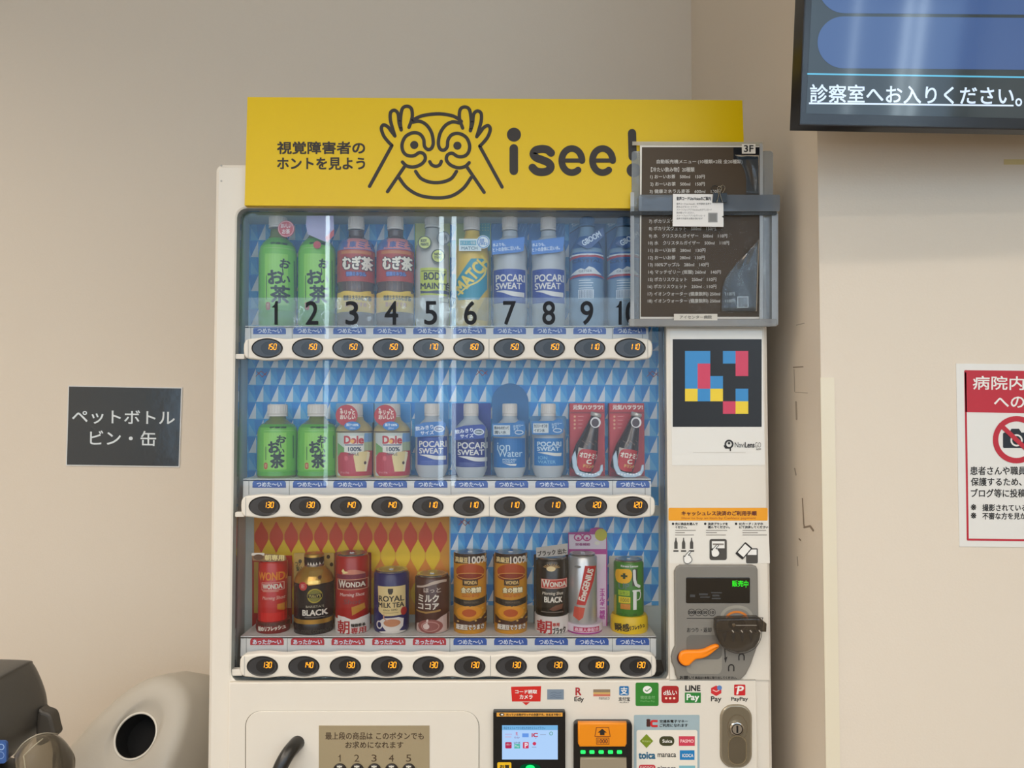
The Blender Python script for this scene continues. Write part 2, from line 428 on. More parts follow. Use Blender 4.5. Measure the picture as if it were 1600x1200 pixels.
for yc, hh in ((-19.5, 40.5), (66.5, 40.5), (-105, 40.5)):
    x0 = 1277 - (66 - yc) * -.02; pts = [(x0 + hh + hh * math.cos(R(a)), yc + hh * math.sin(R(a))) for a in range(90, 271, 9)] + [(1935, yc - hh), (1935, yc + hh)]
    b.draw(TV, ng([(x, y + max(0, x - 1317) * .008) for x, y in pts]), PILL, 3)
b.draw(TV, ng([(1261, 114.5), (1943, 125), (1943, 127.5), (1261, 117)]), tvm((95, 190, 225)), 3)
LT = tvm((215, 232, 255), 1.1)
b.say(TV, '診察室へお入りください', 1265.5, 134, 1583, 162, LT, 3, bold=.55, rot=.7, res=4); b.say(TV, '。', 1586, 154, 1596, 166, LT, 3, bold=.5)
b.draw(TV, ng([(1263.5, 160.2), (1583, 164), (1583, 166.5), (1263.5, 163)]), LT, 3)
b.build('screen', t)
b = MB(); c = TV(1620, 20); b.box(c.x - .1, c.x + .1, c.y + .03, YP, c.z + .02, c.z + .22, CASE); b.box(c.x - .2, c.x + .2, YP - .012, YP - .0005, c.z + .0, c.z + .30, CASE); b.build('wall_bracket', t)
# ================================================================= THE VENDING MACHINE
YF = 1.40; YG = 1.418
XL, XR = -.546, .467; ZT = Plane(YF)(337, 257).z
vm = thing('vending_machine', (-.04, 1.7, 0), 'white drinks vending machine with three rows of samples, yellow sign on top', 'vending machine')
CREAM = mat((224, 217, 204), .32, vary=.015, bscale=5, spec=.4)
b = MB(); b.box(XL + .006, XR - .004, 1.56, 1.985, .06, ZT - .004, CREAM)
b.box(XL + .006, -.53, 1.43, 1.56, .06, ZT - .004, CREAM); b.box(.30, XR - .004, 1.43, 1.56, .06, ZT - .004, CREAM); b.box(-.53, .30, 1.43, 1.56, ZT - .055, ZT - .004, CREAM); b.box(-.53, .30, 1.43, 1.56, .06, Plane(YF)(500, 1072).z, CREAM)
for x in (XL + .08, XR - .08):
    for y in (1.47, 1.9): b.box(x - .03, x + .03, y - .03, y + .03, 0, .06, BLACK)
b.build('cabinet', vm)
def pxx(x, z):                    # photo position of a point of the door plane
    d = Vector((x, YF, z - H)); u = d.dot(FWD); return (800 + F * x / u, 600 - F * d.dot(UPV) / u)
tl_, tr_ = pxx(XL, ZT), pxx(XR, ZT); bl_, br_ = pxx(XL, .06), pxx(XR, .06)
n = 5
il, ir = -.5063, .2820; zt = Plane(YF)(500, 325).z; zb_ = Plane(YF)(500, 1066).z
def rrw(x0, x1, z0, z1, r, k=5):
    o = []
    for cx, cz, a in ((x1 - r, z1 - r, 90), (x1 - r, z0 + r, 0), (x0 + r, z0 + r, -90), (x0 + r, z1 - r, 180)):
        for j in range(k + 1):
            q = R(a - 90 * j / k); o.append((cx + r * math.cos(q), cz + r * math.sin(q)))
    return o
def ringw(mb, A, B, yf, yb, m, m2=None):
    k = len(A); v = [Vector((x, yf, z)) for x, z in A]; w_ = [Vector((x, yf, z)) for x, z in B]; d = Vector((0, yb - yf, 0))
    q = [(i, (i + 1) % k, k + (i + 1) % k, k + i) for i in range(k)]
    mb.add(v + w_, q, m); mb.add(v + [x + d for x in v], q, m, True); mb.add(w_ + [x + d for x in w_], q, m2 or m, True)
b = MB(); e = .006
ringw(b, rrw(XL + e, XR - e, .06 + e, ZT - e, .008), rrw(il - .003, ir + .003, zb_ - .003, zt + .003, .021), YF, YF + .001, CREAM)
ringw(b, rrw(XL, XR, .06, ZT, .012), rrw(XL + e, XR - e, .06 + e, ZT - e, .008), YF + .0045, YF + .0045, CREAM)
A_ = rrw(XL + e, XR - e, .06 + e, ZT - e, .008); B_ = rrw(XL, XR, .06, ZT, .012); kk = len(A_)
b.add([(x, YF, z) for x, z in A_] + [(x, YF + .0045, z) for x, z in B_], [(i, (i + 1) % kk, kk + (i + 1) % kk, kk + i) for i in range(kk)], CREAM, True)
b.add([(x, YF + .0045, z) for x, z in B_] + [(x, 1.432, z) for x, z in B_], [(i, (i + 1) % kk, kk + (i + 1) % kk, kk + i) for i in range(kk)], CREAM)
A_ = rrw(il - .003, ir + .003, zb_ - .003, zt + .003, .021); B_ = rrw(il, ir, zb_, zt, .018)
b.add([(x, YF, z) for x, z in A_] + [(x, YF + .002, z) for x, z in B_], [(i, (i + 1) % kk, kk + (i + 1) % kk, kk + i) for i in range(kk)], CREAM, True)
b.add([(x, YF + .002, z) for x, z in B_] + [(x, 1.43, z) for x, z in B_], [(i, (i + 1) % kk, kk + (i + 1) % kk, kk + i) for i in range(kk)], mat((150, 152, 146), .4))
# small screws on the upper left of the frame
P = Plane(YF); SCR = mat((176, 172, 164), .4)
for y in (259, 283): b.draw(P, ell(346, y, 1.6), SCR, 1)
door = b.build('door_frame', vm)

# ---- display recess
GREY = mat((205, 211, 204), .5); DK = mat((62, 60, 56), .6); BR, BLf = .293, -.525
b = MB(); z0, z1, y0, y1 = zb_, zt, 1.43, 1.525
b.add([(il, y0, z0), (il, y0, z1), (BLf, y1, z1), (BLf, y1, z0)], [(0, 1, 2, 3)], GREY)
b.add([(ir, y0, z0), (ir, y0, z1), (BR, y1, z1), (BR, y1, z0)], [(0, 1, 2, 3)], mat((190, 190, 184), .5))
b.add([(il, y0, z1), (ir, y0, z1), (BR, y1, z1), (BLf, y1, z1)], [(0, 1, 2, 3)], GREY)
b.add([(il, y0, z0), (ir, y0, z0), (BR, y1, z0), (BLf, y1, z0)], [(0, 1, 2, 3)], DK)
b.add([(BLf, y1, z0), (BLf, y1, z1), (BR, y1, z1), (BR, y1, z0)], [(0, 1, 2, 3)], GREY)
b.build('display_recess', vm)
P = Plane(1.523)
BLU = mat((66, 174, 240), .45); BLD = mat((38, 146, 228), .45); BLL = mat((112, 196, 244), .45); SAIL = mat((236, 244, 250), .45)
def bluepat(mb, x0, y0, x1, y1, ph):
    mb.draw(P, rect(x0, y0, x1, y1), BLU, 0); row = 0; y = y0
    while y < y1 - 1:
        yb = min(y + 26.6, y1); h_ = yb - y; off = (ph - row * 11.5) % 23.2; x = x0 - 23.2 + off
        while x < x1:
            a, c2 = max(x0, x), min(x1, x + 11.4)
            if c2 - a > 2 and x >= x0:
                mb.draw(P, ng([(a, yb), (c2, yb), (c2, y + 1.5 + (11.4 - (c2 - x)) * 2)]), SAIL, 2); mb.draw(P, ng([(a, yb), (x + 11.4 if x + 11.4 < x1 else x1, y + 1.5), (max(x0, x - 3), y + 1.5)]), BLD, 1)
            d0, d1 = max(x0, x + 11.4), min(x1, x + 23.2)
            if d1 - d0 > 2: mb.draw(P, ng([(d0, yb), (d0, y + 6), (d1, yb)]), BLL, 1)
            x += 23.2
        row += 1; y = yb
b = MB(); bluepat(b, 388, 322, 1029, 548, 4); bluepat(b, 386, 548, 1029, 790, 14)
FLW = mat((170, 70, 90), .5)
for cx, cy in ((408, 585), (752, 583), (1019, 585), (725, 817)):
    b.draw(P, line([(cx - 8, cy + 3), (cx, cy - 5), (cx + 9, cy + 2)], 1.0), FLW, 3); b.draw(P, line([(cx - 6, cy - 4), (cx + 2, cy + 4), (cx + 9, cy - 3)], 1.0), FLW, 3)
b.build('cold_backing_sheet', vm, 'blue backing sheet with rows of pale sail shapes')
b = MB(); bluepat(b, 704, 806, 1029, 946, 12); b.build('cold_backing_sheet', vm, 'blue backing sheet with pale sails behind the right half of the bottom row')
b = MB(); b.draw(P, rect(397, 800, 702, 960), mat((226, 152, 40), .45), 0)
RD = mat((214, 66, 36), .45); YL = mat((240, 196, 30), .45); OR = mat((228, 136, 44), .45)
def leaf(cx, cy, hw, hh): return ng(spline([(cx, cy - hh), (cx + hw * .35, cy - hh * .72), (cx + hw * .9, cy - hh * .3), (cx + hw, cy), (cx + hw * .9, cy + hh * .3), (cx + hw * .35, cy + hh * .72), (cx, cy + hh), (cx - hw * .35, cy + hh * .72), (cx - hw * .9, cy + hh * .3), (cx - hw, cy), (cx - hw * .9, cy - hh * .3), (cx - hw * .35, cy - hh * .72)], 3, True))
for i in range(13): b.draw(P, leaf(408.5 + i * 23.3, 839, 10.6, 24), RD, 2)
for i in range(12): b.draw(P, leaf(420 + i * 23.3, 868, 11.2, 25), YL, 1)
for i in range(13): b.draw(P, leaf(408.5 + i * 23.3, 898, 10.6, 24), OR, 2)
for i in range(12): b.draw(P, leaf(420 + i * 23.3, 927, 11.2, 25), YL, 1)
b.build('hot_backing_sheet', vm, 'orange backing sheet with red and yellow leaf shapes')

# ---- shelves, temperature labels, button rails
ROWS = [dict(top=509, bot=534, x0=383, x1=1013, lx=399.5, lp=62.55, lw=51, ly=511, ry0=528, ry1=562, rx0=380, rx1=1020, bx=417.5, bp=63.0, by=544, price='150 150 150 150 170 160 150 150 110 110'),
        dict(top=748, bot=778, x0=380, x1=1017, lx=394.5, lp=63.15, lw=52, ly=751, ry0=774, ry1=809, rx0=376, rx1=1024, bx=413, bp=63.9, by=791, price='130 130 140 140 110 110 110 110 120 120'),
        dict(top=994, bot=1026, x0=376, x1=1025, lx=391, lp=63.5, lw=52, ly=997, ry0=1022.5, ry1=1059, rx0=374, rx1=1026, bx=410, bp=64.8, by=1041, price='130 140 130 130 130 130 130 130 180 130')]
COLD = mat((40, 88, 172), .4); HOT = mat((196, 44, 60), .4); LW = mat((225, 232, 242), .45)
LENS = mat((52, 54, 58), .12, spec=.7); LENS2 = mat((28, 31, 36), .1, spec=.7); RIM = mat((16, 17, 20), .3); DIG = emis((255, 160, 40), 2.2)
ZROW = []
wob = lambda x, r, a: a * math.cos(2 * math.pi * (x - r['bx']) / r['bp'])
names = ['top', 'middle', 'bottom']
for ri, r in enumerate(ROWS):
    b = MB(); PS = Plane(1.432); zt_ = PS(500, r['top']).z; zl = PS(500, r['bot']).z; xa, xb = PS(r['x0'], r['top']).x, PS(r['x1'], r['top']).x
    ZROW.append(zt_)
    b.box(xa, xb, 1.432, 1.524, zt_ - .004, zt_, WHITE2); b.box(xa, xb, 1.432, 1.436, zl, zt_ - .0001, WHITE2)
    b.draw(PS, rect(r['x0'], r['top'] + .2, r['x1'], r['top'] + 1.4), mat((246, 244, 238), .3), 2)
    SEAM = mat((150, 148, 142), .6)
    for q in range(1, 10, 4): x = r['lx'] + r['lp'] * q - 6; b.draw(PS, rect(x, r['top'] + 3, x + .9, r['bot'] - 5), SEAM, 1)
    for e_ in (r['x0'] + 9, r['x1'] - 9): b.draw(PS, rect(e_ - .5, r['top'], e_ + .5, r['bot'] - 5), SEAM, 1)
    sh = b.build('shelf', vm)
    for i in range(10):
        hot = ri == 2 and i < 5; x = r['lx'] + r['lp'] * i - (4 if ri == 0 else 0); y = r['ly']; b = MB(); h_ = 11
        b.slab([(x, y + h_), (x, y + 4), (x + 1.2, y + 1.2), (x + 4, y), (x + r['lw'] - 4, y), (x + r['lw'] - 1.2, y + 1.2), (x + r['lw'], y + 4), (x + r['lw'], y + h_)], 1.4308, 1.4319, HOT if hot else COLD)
        b.say(Plane(1.4308), 'あったか〜い' if hot else 'つめた〜い', x + (4 if hot else 7), y + 2.2, x + r['lw'] - (3.5 if hot else 6.5), y + 9.6, LW, 1, bold=.3)
        o = b.build('temperature_label', sh)
        o['label'] = ('red label for hot drinks' if hot else 'blue label for cold drinks')
    # rail
    b = MB(); N = 120; yf = 1.397; pts = []
    x0, x1 = r['rx0'], r['rx1']; top = []; bot = []
    for q in range(N + 1):
        x = x0 + 3 + (x1 - x0 - 6) * q / N
        top.append((x, r['ry0'] - wob(x, r, 1.3) + (2.5 if q in (0, N) else 0))); bot.append((x, r['ry1'] + wob(x, r, 1.3) - (2.5 if q in (0, N) else 0)))
    ym = (r['ry0'] + r['ry1']) / 2
    pts = top + [(x1 - .6, r['ry0'] + 9), (x1, ym), (x1 - .6, r['ry1'] - 9)] + bot[::-1] + [(x0 + .6, r['ry1'] - 9), (x0, ym), (x0 + .6, r['ry0'] + 9)]
    b.slab(pts, yf, 1.4165, CREAM, bev=.0035)
    if ri == 2: b.slab(rr(362, 1046, 378, 1056), 1.404, 1.4165, CREAM, bev=.001)
    else: b.slab(rr(367, r['ry1'] - 9, 382, r['ry1'] - 1, 2), 1.404, 1.4165, CREAM, bev=.001)
    PR = Plane(yf)
    xm = r['bx'] + 5.5 * r['bp']; b.draw(PR, rect(xm - .5, r['ry0'] + 2, xm + .5, r['ry1'] - 2), SEAM, 1)
    for e_ in (x0 + 8, x1 - 8): b.draw(PR, rect(e_ - .4, r['ry0'] + 3, e_ + .4, r['ry1'] - 3), SEAM, 1)
    rail = b.build('button_rail', vm)
    for i, pr in enumerate(r['price'].split()):
        cx = r['bx'] + r['bp'] * i; cy = r['by']; b = MB(); rx, ry = 24.6, 15.6
        if ri == 2: ry = 16
        PB = Plane(yf)
        # a raised dark rim, a shallow dished lens and the lit price
        outer = [PB(*p) for p in ellp(cx, cy, rx, ry, 40)]; mid = [PB(*p) + Vector((0, -.0022, 0)) for p in ellp(cx, cy, rx - .7, ry - .7, 40)]; inn = [PB(*p) + Vector((0, -.0010, 0)) for p in ellp(cx, cy, rx - 2.2, ry - 2.1, 40)]
        q40 = [(i_, (i_ + 1) % 40, 40 + (i_ + 1) % 40, 40 + i_) for i_ in range(40)]
        b.add(outer + mid, q40, RIM, True); b.add(mid + inn, q40, RIM, True); b.add(inn, [list(range(40))], LENS)
        PL = Plane(yf - .0010)
        b.draw(PL, ell(cx + 4.5, cy, 14.5, 10.8, 36), LENS2, 1)
        b.draw(PL, seven(pr, cx - 1, cy - 6.6), DIG, 2)
        b.build('price_button', rail)

# ---- acrylic pane and the strip of big numerals
b = MB(); za, zc = zb_ + .001, zt - .001
b.box(il + .001, ir - .001, YG, YG + .0025, za, zc, clear((255, 255, 255), .012, 1.42)); b.build('acrylic_pane', vm)
b = MB(); NP = Plane(1.4165)
b.slab(rr(388, 465, 1012, 513), 1.4165, 1.4172, clear((250, 252, 252), .06, 1.45, bump=.3, bscale=14, haze=.06, hazecol=(205, 215, 220)))
NUM = mat((22, 23, 28), .5, spec=.2)
for i, (cx, wd) in enumerate(((429.5, 11), (487.5, 19), (550, 19), (611.5, 20), (673, 19), (735, 19), (796, 19), (857.5, 19), (917, 19), (978, 41))):
    one = lambda x: b.draw(NP, ng([(x - 5, 480.5), (x - .5, 476), (x + 1, 470.5), (x + 4.5, 470.5), (x + 4.5, 507.5), (x - .5, 507.5), (x - .5, 480.5)]), NUM, 2)
    if i == 0: one(cx)
    elif i == 9: one(967); b.say(NP, '0', 978, 471, 997, 507, NUM, 2, bold=.75, res=5)
    else: b.say(NP, str(i + 1), cx - wd / 2, 471, cx + wd / 2, 507, NUM, 2, bold=.75, res=5)
b.build('number_strip', vm)

# ---- right column
b = MB(); YS = 1.3965
b.slab([(1041, 512), (1193, 513), (1204, 1064), (1046, 1064)], YS, YF + .0005, CREAM, bev=.003); col = b.build('side_panel', vm)
SP = Plane(YS); b = MB()
b.slab([(1047, 517), (1191, 517), (1195, 727), (1050, 727)], YS - .0006, YS, mat((228, 225, 217), .25)); P = Plane(YS - .0006)
b.draw(P, rect(1051, 530, 1190, 667), mat((34, 30, 27), .18, spec=.3), 1)
CY = mat((44, 134, 196), .3); MG = mat((206, 50, 84), .3); YE = mat((236, 204, 20), .3)
G = ['cckcm', 'cmkkm', 'cmckk', 'ycykc', 'kkkmy']; cs = 19.75
for j, row in enumerate(G):
    for i, ch in enumerate(row):
        if ch != 'k': b.draw(P, rect(1070.2 + i * cs, 548.4 + j * 19.65, 1070.2 + (i + 1) * cs, 548.4 + (j + 1) * 19.65), {'c': CY, 'm': MG, 'y': YE}[ch], 2)
b.draw(P, annulus(1139, 694, 7, 7, 2.6), INK, 2); b.draw(P, ell(1139, 692.5, 2), INK, 2); b.draw(P, line([(1131.5, 696.5), (1133.5, 700), (1137, 700)], 1.8), INK, 2); b.draw(P, line([(1141, 701), (1141, 704)], 2), INK, 2)
b.say(P, 'Navi', 1148, 691, 1163, 699.2, INK, 2); b.say(P, 'Lens', 1164, 691, 1178.5, 699.2, INK, 2, bold=.35); b.say(P, 'GO', 1179.5, 691, 1189, 699.2, mat((120, 116, 108), .5), 2); b.say(P, 'APP', 1181, 700.5, 1189, 703.5, INK, 2)
b.draw(P, rect(1083, 706.5, 1165, 707.6), mat((205, 200, 190), .5), 1)
b.build('code_sticker', col, 'white sticker with a coloured square code on black')
b = MB(); b.slab([(1044, 794), (1200, 794), (1203, 880), (1046, 880)], YS - .0005, YS, mat((229, 225, 215), .35)); P = Plane(YS - .0005)
b.draw(P, ng(rr(1044.5, 793.5, 1199.5, 813.5, 2)), mat((236, 160, 16), .4), 1)
BRN = mat((96, 34, 22), .5); GR = mat((74, 70, 64), .5)
b.say(P, 'キャッシュレス決済のご利用手順', 1065, 798.5, 1182, 805.5, BRN, 2, bold=.35); b.say(P, 'How to buy an item by Cashless payment', 1065, 807.5, 1181, 812.3, mat((170, 84, 20), .5), 2)
for s_, x0, y0, x1, y1 in (('先に商品を選んで', 1055, 816.5, 1090, 820.5), ('ください。', 1055.5, 821.8, 1073, 825.5), ('決済ブランドを', 1106, 816.5, 1137, 820.5), ('選んでください。', 1106, 821.5, 1140, 825.5), ('ICカード / スマホ', 1155, 816.5, 1192, 820.5), ('にて決済してください', 1155, 821.5, 1200, 825.5)): b.say(P, s_, x0, y0, x1, y1, INK, 2, bold=.2, res=2)
for x, y in ((1051.5, 818.4), (1101.8, 818.4), (1150, 818.4)): b.draw(P, ell(x, y, 1.9), INK, 2)
for x0, ws in ((1055, (32, 15, 29)), (1103, (33, 17, 31)), (1160, (37, 24, 38))):
    for j, wd in enumerate(ws): b.draw(P, rect(x0, 828.2 + j * 3.6, x0 + wd, 829.1 + j * 3.6), mat((120, 112, 102), .5), 2)
for x in (1056, 1068, 1080.5):
    b.draw(P, ng([(x - 2.6, 857.5), (x - 2.6, 848), (x - 1, 844), (x - .8, 840.3), (x + .8, 840.3), (x + 1, 844), (x + 2.6, 848), (x + 2.6, 857.5)]), GR, 2); b.draw(P, rect(x - 4, 859.5, x + 4, 862), GR, 2)
def hand(ox, oy, s_=1.0):
    pts = [(0, 4), (1.5, 5.5), (3, 3), (8, -2.5), (10.5, -3.2), (11, -1.5), (7, 3), (10, 3.5), (11, 6), (12.5, 8), (12.5, 12), (9, 15.5), (4, 16), (0.5, 13)]
    q = spline([(ox + x * s_, oy + y * s_) for x, y in pts], 3, True); b.draw(P, ng(q), PAPER, 5); b.draw(P, line(q, .9, True), INK, 6)
hand(1068, 864)
b.draw(P, rect(1108.5, 842, 1135.5, 875, 3.5), GR, 2); b.draw(P, rect(1112, 845.5, 1132, 856.5), PAPER, 3); b.draw(P, rect(1113.5, 849, 1130.5, 851.5), mat((140, 132, 122), .5), 4); hand(1111, 854)
b.draw(P, rect(1165.5, 856.5, 1184, 880, 2), GR, 2); b.draw(P, rect(1168, 858.5, 1182, 867), PAPER, 3)
cxp, cyp = 1162, 860.5; b.draw(P, ng(rotp(rr(cxp - 7.5, cyp - 12, cxp + 7.5, cyp + 12, 1.5), cxp, cyp, 41)), INK, 4); b.draw(P, ng(rotp(rr(cxp - 5.8, cyp - 9.5, cxp + 5.8, cyp + 8), cxp, cyp, 41)), PAPER, 5)
b.build('instruction_sticker', col, 'white sticker explaining cashless payment under an orange band')

# ---- coin unit
CU = mat((126, 122, 114), .45); CUL = mat((146, 141, 130), .45)
b = MB(); yu = 1.390
outl = [(1054, 893), (1057.5, 886), (1063, 883), (1176, 883), (1182, 885), (1184.5, 890), (1185.5, 962), (1188, 985), (1186, 1003), (1181, 1018), (1174, 1038), (1166, 1054), (1158, 1062), (1150, 1064), (1066, 1064), (1059, 1062), (1056, 1056), (1054.5, 1046), (1050, 1036), (1049, 1027), (1051.5, 1017), (1055, 1010)]
b.slab(outl, yu, YS + .0005, CU, bev=.003); P = Plane(yu)
b.draw(P, rect(1072.5, 992.5, 1128, 1053, 9), CUL, 1); b.draw(P, rect(1072.5, 992, 1128, 1030, 8), mat((104, 101, 94), .5), 2); b.draw(P, rect(1079, 1031, 1127, 1053, 7), CUL, 3)
for x, s_ in ((1080.5, '500'), (1091.5, '100'), (1102, '50'), (1112.5, '10')): b.draw(P, annulus(x, 956.8, 5.6, 5.6, .8), INK, 1); b.say(P, s_, x - (4.4 if len(s_) > 2 else 3), 954.8, x + (4.4 if len(s_) > 2 else 3), 958.8, INK, 1, bold=.25)
b.draw(P, rect(1073, 965.6, 1119, 966.7), INK, 1); b.say(P, 'おつり・返却', 1073.5, 980.5, 1111.5, 988, INK, 1, bold=.15)
b.say(P, 'お願い!', 1062, 1056, 1084, 1061.3, INK, 1, bold=.3); b.say(P, '商品は1本毎に取り出してください。', 1086, 1056.8, 1151, 1061, INK, 1, bold=.2, res=2)
b.draw(P, line([(1132.5, 1014), (1133, 1025), (1133.5, 1034)], 1.6), INK, 1); b.draw(P, ng([(1131.5, 1028), (1136.5, 1026), (1133.5, 1036)]), INK, 1)
for x, y in ((1158.5, 1022), (1142.5, 1039)): b.draw(P, line(spline([(x - 4, y + 9), (x - 4, y + 3), (x - 2, y), (x + 2, y), (x + 4, y + 3), (x + 4, y + 9)], 4), 1.9), INK, 1)
cu = b.build('coin_unit', vm, 'grey coin panel with display, orange return lever and smoky slot cover')
b = MB(); b.slab(rr(1072, 902.5, 1172, 942.5, 2), yu - .0012, yu + .001, mat((14, 14, 14), .1, spec=.7), bev=.0008); P2 = Plane(yu - .0012)
LG = emis((60, 240, 50), 1.2); b.say(P2, '販売', 1144, 907, 1161, 916.5, LG, 1, bold=.15); b.say(P2, '中', 1162, 907, 1169, 918, LG, 1, bold=.1)
DG = mat((62, 62, 62), .4)
for x0, y0, x1, y1 in ((1092, 927, 1106, 930), (1094, 932, 1109, 934), (1111, 925, 1128, 927), (1113, 929, 1124, 932), (1112, 934, 1126, 936), (1078, 929, 1086, 933)): b.draw(P2, rect(x0, y0, x1, y1), DG, 1)
b.build('display_window', cu, 'black display with green lit characters')
b = MB(); OG = mat((255, 140, 8), .35)
lev = spline([(1061, 1029), (1064, 1021), (1071, 1017.5), (1082, 1017), (1098, 1016), (1110, 1011), (1118, 1008), (1123.5, 1008.5), (1124, 1012), (1118, 1017), (1108, 1025), (1098, 1029.5), (1088, 1031), (1082, 1036), (1077, 1040.5), (1070, 1041), (1063.5, 1036.5)], 3, True)
b.slab(lev, yu - .010, yu - .002, OG, bev=.0035); b.slab(ellp(1070.5, 1029, 12.2), yu - .003, yu + .001, mat((80, 24, 20), .5)); b.build('return_lever', cu, 'orange coin return lever')
# smoky cover over the slot
b = MB(); SM = clear((214, 206, 196), .06, 1.45, haze=.16, hazecol=(120, 110, 98)); yc = yu - .018
cov = [(1119, 969), (1125, 966), (1186, 965), (1191, 968), (1190.5, 985), (1188, 1000), (1180, 1012), (1168, 1019), (1154, 1021), (1139, 1017), (1128, 1009), (1121, 996), (1118.5, 984)]
b.slab(cov, yc, yu - .001, SM, bev=.004)
b.slab([(1185, 964), (1198, 974.5), (1197.5, 987.5), (1186, 987)], yc + .004, yu - .001, clear((170, 160, 146), .06, 1.6, haze=.25, hazecol=(110, 100, 88)), bev=.001)
P3 = Plane(yc); SMK = mat((52, 46, 40), .25); HI = mat((170, 160, 148), .2)
b.draw(P3, line([(1121, 985.5), (1188, 986)], 1.2), SMK, 1); b.draw(P3, line([(1150, 977), (1182, 977)], .8), HI, 1)
for i in range(8): b.draw(P3, line([(1137 + i * 7, 985), (1139 + i * 7, 987.5)], 1.6), HI if i % 2 else SMK, 2)
for i, x in enumerate((1132, 1146, 1160, 1173)): b.draw(P3, ng([(x - 3.5, 989), (x + 3.5, 989), (x + .6, 1003), (x - .6, 1003)]), SMK, 1)
b.draw(P3, line(spline(cov, 4, True), 1.0, True), mat((40, 36, 32), .3), 1)
b.build('coin_slot_cover', cu, 'smoky clear plastic cover over the coin slot')
b = MB(); arc = [(1151 + 17 * math.cos(R(a)), 968 + 12 * math.sin(R(a))) for a in range(200, 345, 8)]
b.draw(P, line([(1151 + 23 * math.cos(R(a)), 964 + 16 * math.sin(R(a))) for a in range(190, 352, 8)], 5), mat((150, 146, 134), .5), 1)
b.draw(P, line(arc, 3.4), mat((206, 120, 40), .4), 3); b.draw(P, ell(1151, 975, 14, 10), mat((46, 42, 40), .5), 2)
b.slab(ellp(1147, 977, 3), yu - .006, yu, mat((190, 180, 165), .2, 1.0), bev=.001); b.build('coin_slot', cu)

# ---- lower door
YD = 1.391
b = MB(); dk = MB()
b.slab([(357.5, 1066.5), (1181, 1062.5), (1186, 1300), (1190, 1640), (1188, 1900), (348, 1900)], YD, YF + .001, CREAM, bev=.0025)
b.draw(Plane(YD), rect(1046, 1062, 1181, 1063.2), SEAM, 1)
lp = b.build('lower_panel', vm)
PD = Plane(YD)
b = MB(); b.draw(PD, ng(rr(383, 1110.5, 749, 1560, 25, 8)), mat((120, 112, 98), .6), 1); b.slab(rr(384, 1111.5, 748, 1558, 24, 8), YD - .002, YD - .0002, CREAM, bev=.001); fl = b.build('delivery_door', lp)
b = MB(); PB2 = Plane(YD - .0034)
b.slab(rr(498, 1134, 671, 1262), YD - .0034, YD - .0018, mat((158, 143, 112), .45), bev=.0006); KI = mat((78, 60, 42), .5)
b.say(PB2, '最上段の商品は', 508.5, 1144, 582, 1155.5, KI, 1, bold=.2); b.say(PB2, 'このボタンでも', 588, 1144.5, 662, 1155, KI, 1, bold=.2); b.say(PB2, 'お求めになれます', 540, 1158.5, 630, 1169, KI, 1, bold=.2)
for i, x in enumerate((530.5, 557.5, 584.5, 611.5, 638.5)): b.say(PB2, str(i + 1), x - 4, 1179, x + 4, 1190, KI, 1) if i else b.draw(PB2, ng([(x - 3, 1182.5), (x - .2, 1181), (x + .4, 1179), (x + 1.8, 1179), (x + 1.8, 1190), (x + .3, 1190), (x + .3, 1182.5)]), KI, 1)
bp = b.build('button_plate', lp)
for i, x in enumerate((530.5, 557.5, 584.5, 611.5, 638.5)):
    b = MB(); b.slab(ellp(x, 1204.5, 10.5), YD - .007, YD - .0034, mat((30, 24, 20), .3), bev=.002); b.draw(Plane(YD - .007), rect(x - 4, 1196.5, x + 4, 1199), mat((220, 214, 200), .5), 1); b.draw(Plane(YD - .007), rect(x - 1, 1196, x + 1, 1203), mat((220, 214, 200), .5), 1); b.build('push_button', bp)
# grab handle
b = MB(); HB = mat((38, 36, 33), .3); base = PD(461, 1163)
pts = [base + Vector((.006, .004, .004)), base + Vector((.002, -.012, .002)), base + Vector((-.004, -.026, -.004)), base + Vector((-.012, -.036, -.018)), base + Vector((-.018, -.041, -.036)), base + Vector((-.021, -.043, -.06)), base + Vector((-.022, -.043, -.11)), base + Vector((-.019, -.04, -.14)), base + Vector((-.01, -.026, -.162)), base + Vector((.002, -.008, -.17)), base + Vector((.006, .004, -.172))]
q = []
for i in range(len(pts) - 1):
    p0_, p1_, p2_, p3_ = pts[max(i - 1, 0)], pts[i], pts[i + 1], pts[min(i + 2, len(pts) - 1)]
    for j in range(5):
        u = j / 5; q.append(.5 * (2 * p1_ + (p2_ - p0_) * u + (2 * p0_ - 5 * p1_ + 4 * p2_ - p3_) * u * u + (3 * p1_ - p0_ - 3 * p2_ + p3_) * u ** 3))
b.tube(q + [pts[-1]], .0125, HB, 16); b.build('grab_handle', lp, 'black curved handle')
# card reader
b = MB(); yr = YD - .012; BK = mat((12, 12, 13), .25)
b.slab(rr(770.5, 1112, 883.5, 1330, 2), yr, YD, BK, bev=.002); PC = Plane(yr)
b.draw(PC, rect(776, 1113.3, 879, 1119.5), mat((226, 160, 60), .5), 1); b.draw(PC, ell(784, 1116.2, 4, 2.4), INK, 2); b.draw(PC, ell(784.5, 1116.2, 2, 1.2), PAPER, 3); b.say(PC, '光っている時がタッチの合図です。光るまで待つ', 791, 1114.4, 876, 1118.4, INK, 2, bold=.15, res=2)
b.draw(PC, rect(777, 1191, 799, 1215, 2), mat((240, 190, 30), .4), 1); b.say(PC, 'お買', 781, 1195, 796, 1201, INK, 2, bold=.3)
rd = b.build('card_reader', lp, 'black card reader with lit screen')
b = MB(); b.draw(PC, rect(784.5, 1133, 871.5, 1186.5), emis((172, 205, 245), 1.05), 2); b.draw(PC, rect(784.5, 1133, 871.5, 1140.5), emis((120, 180, 225), 1.0), 3)
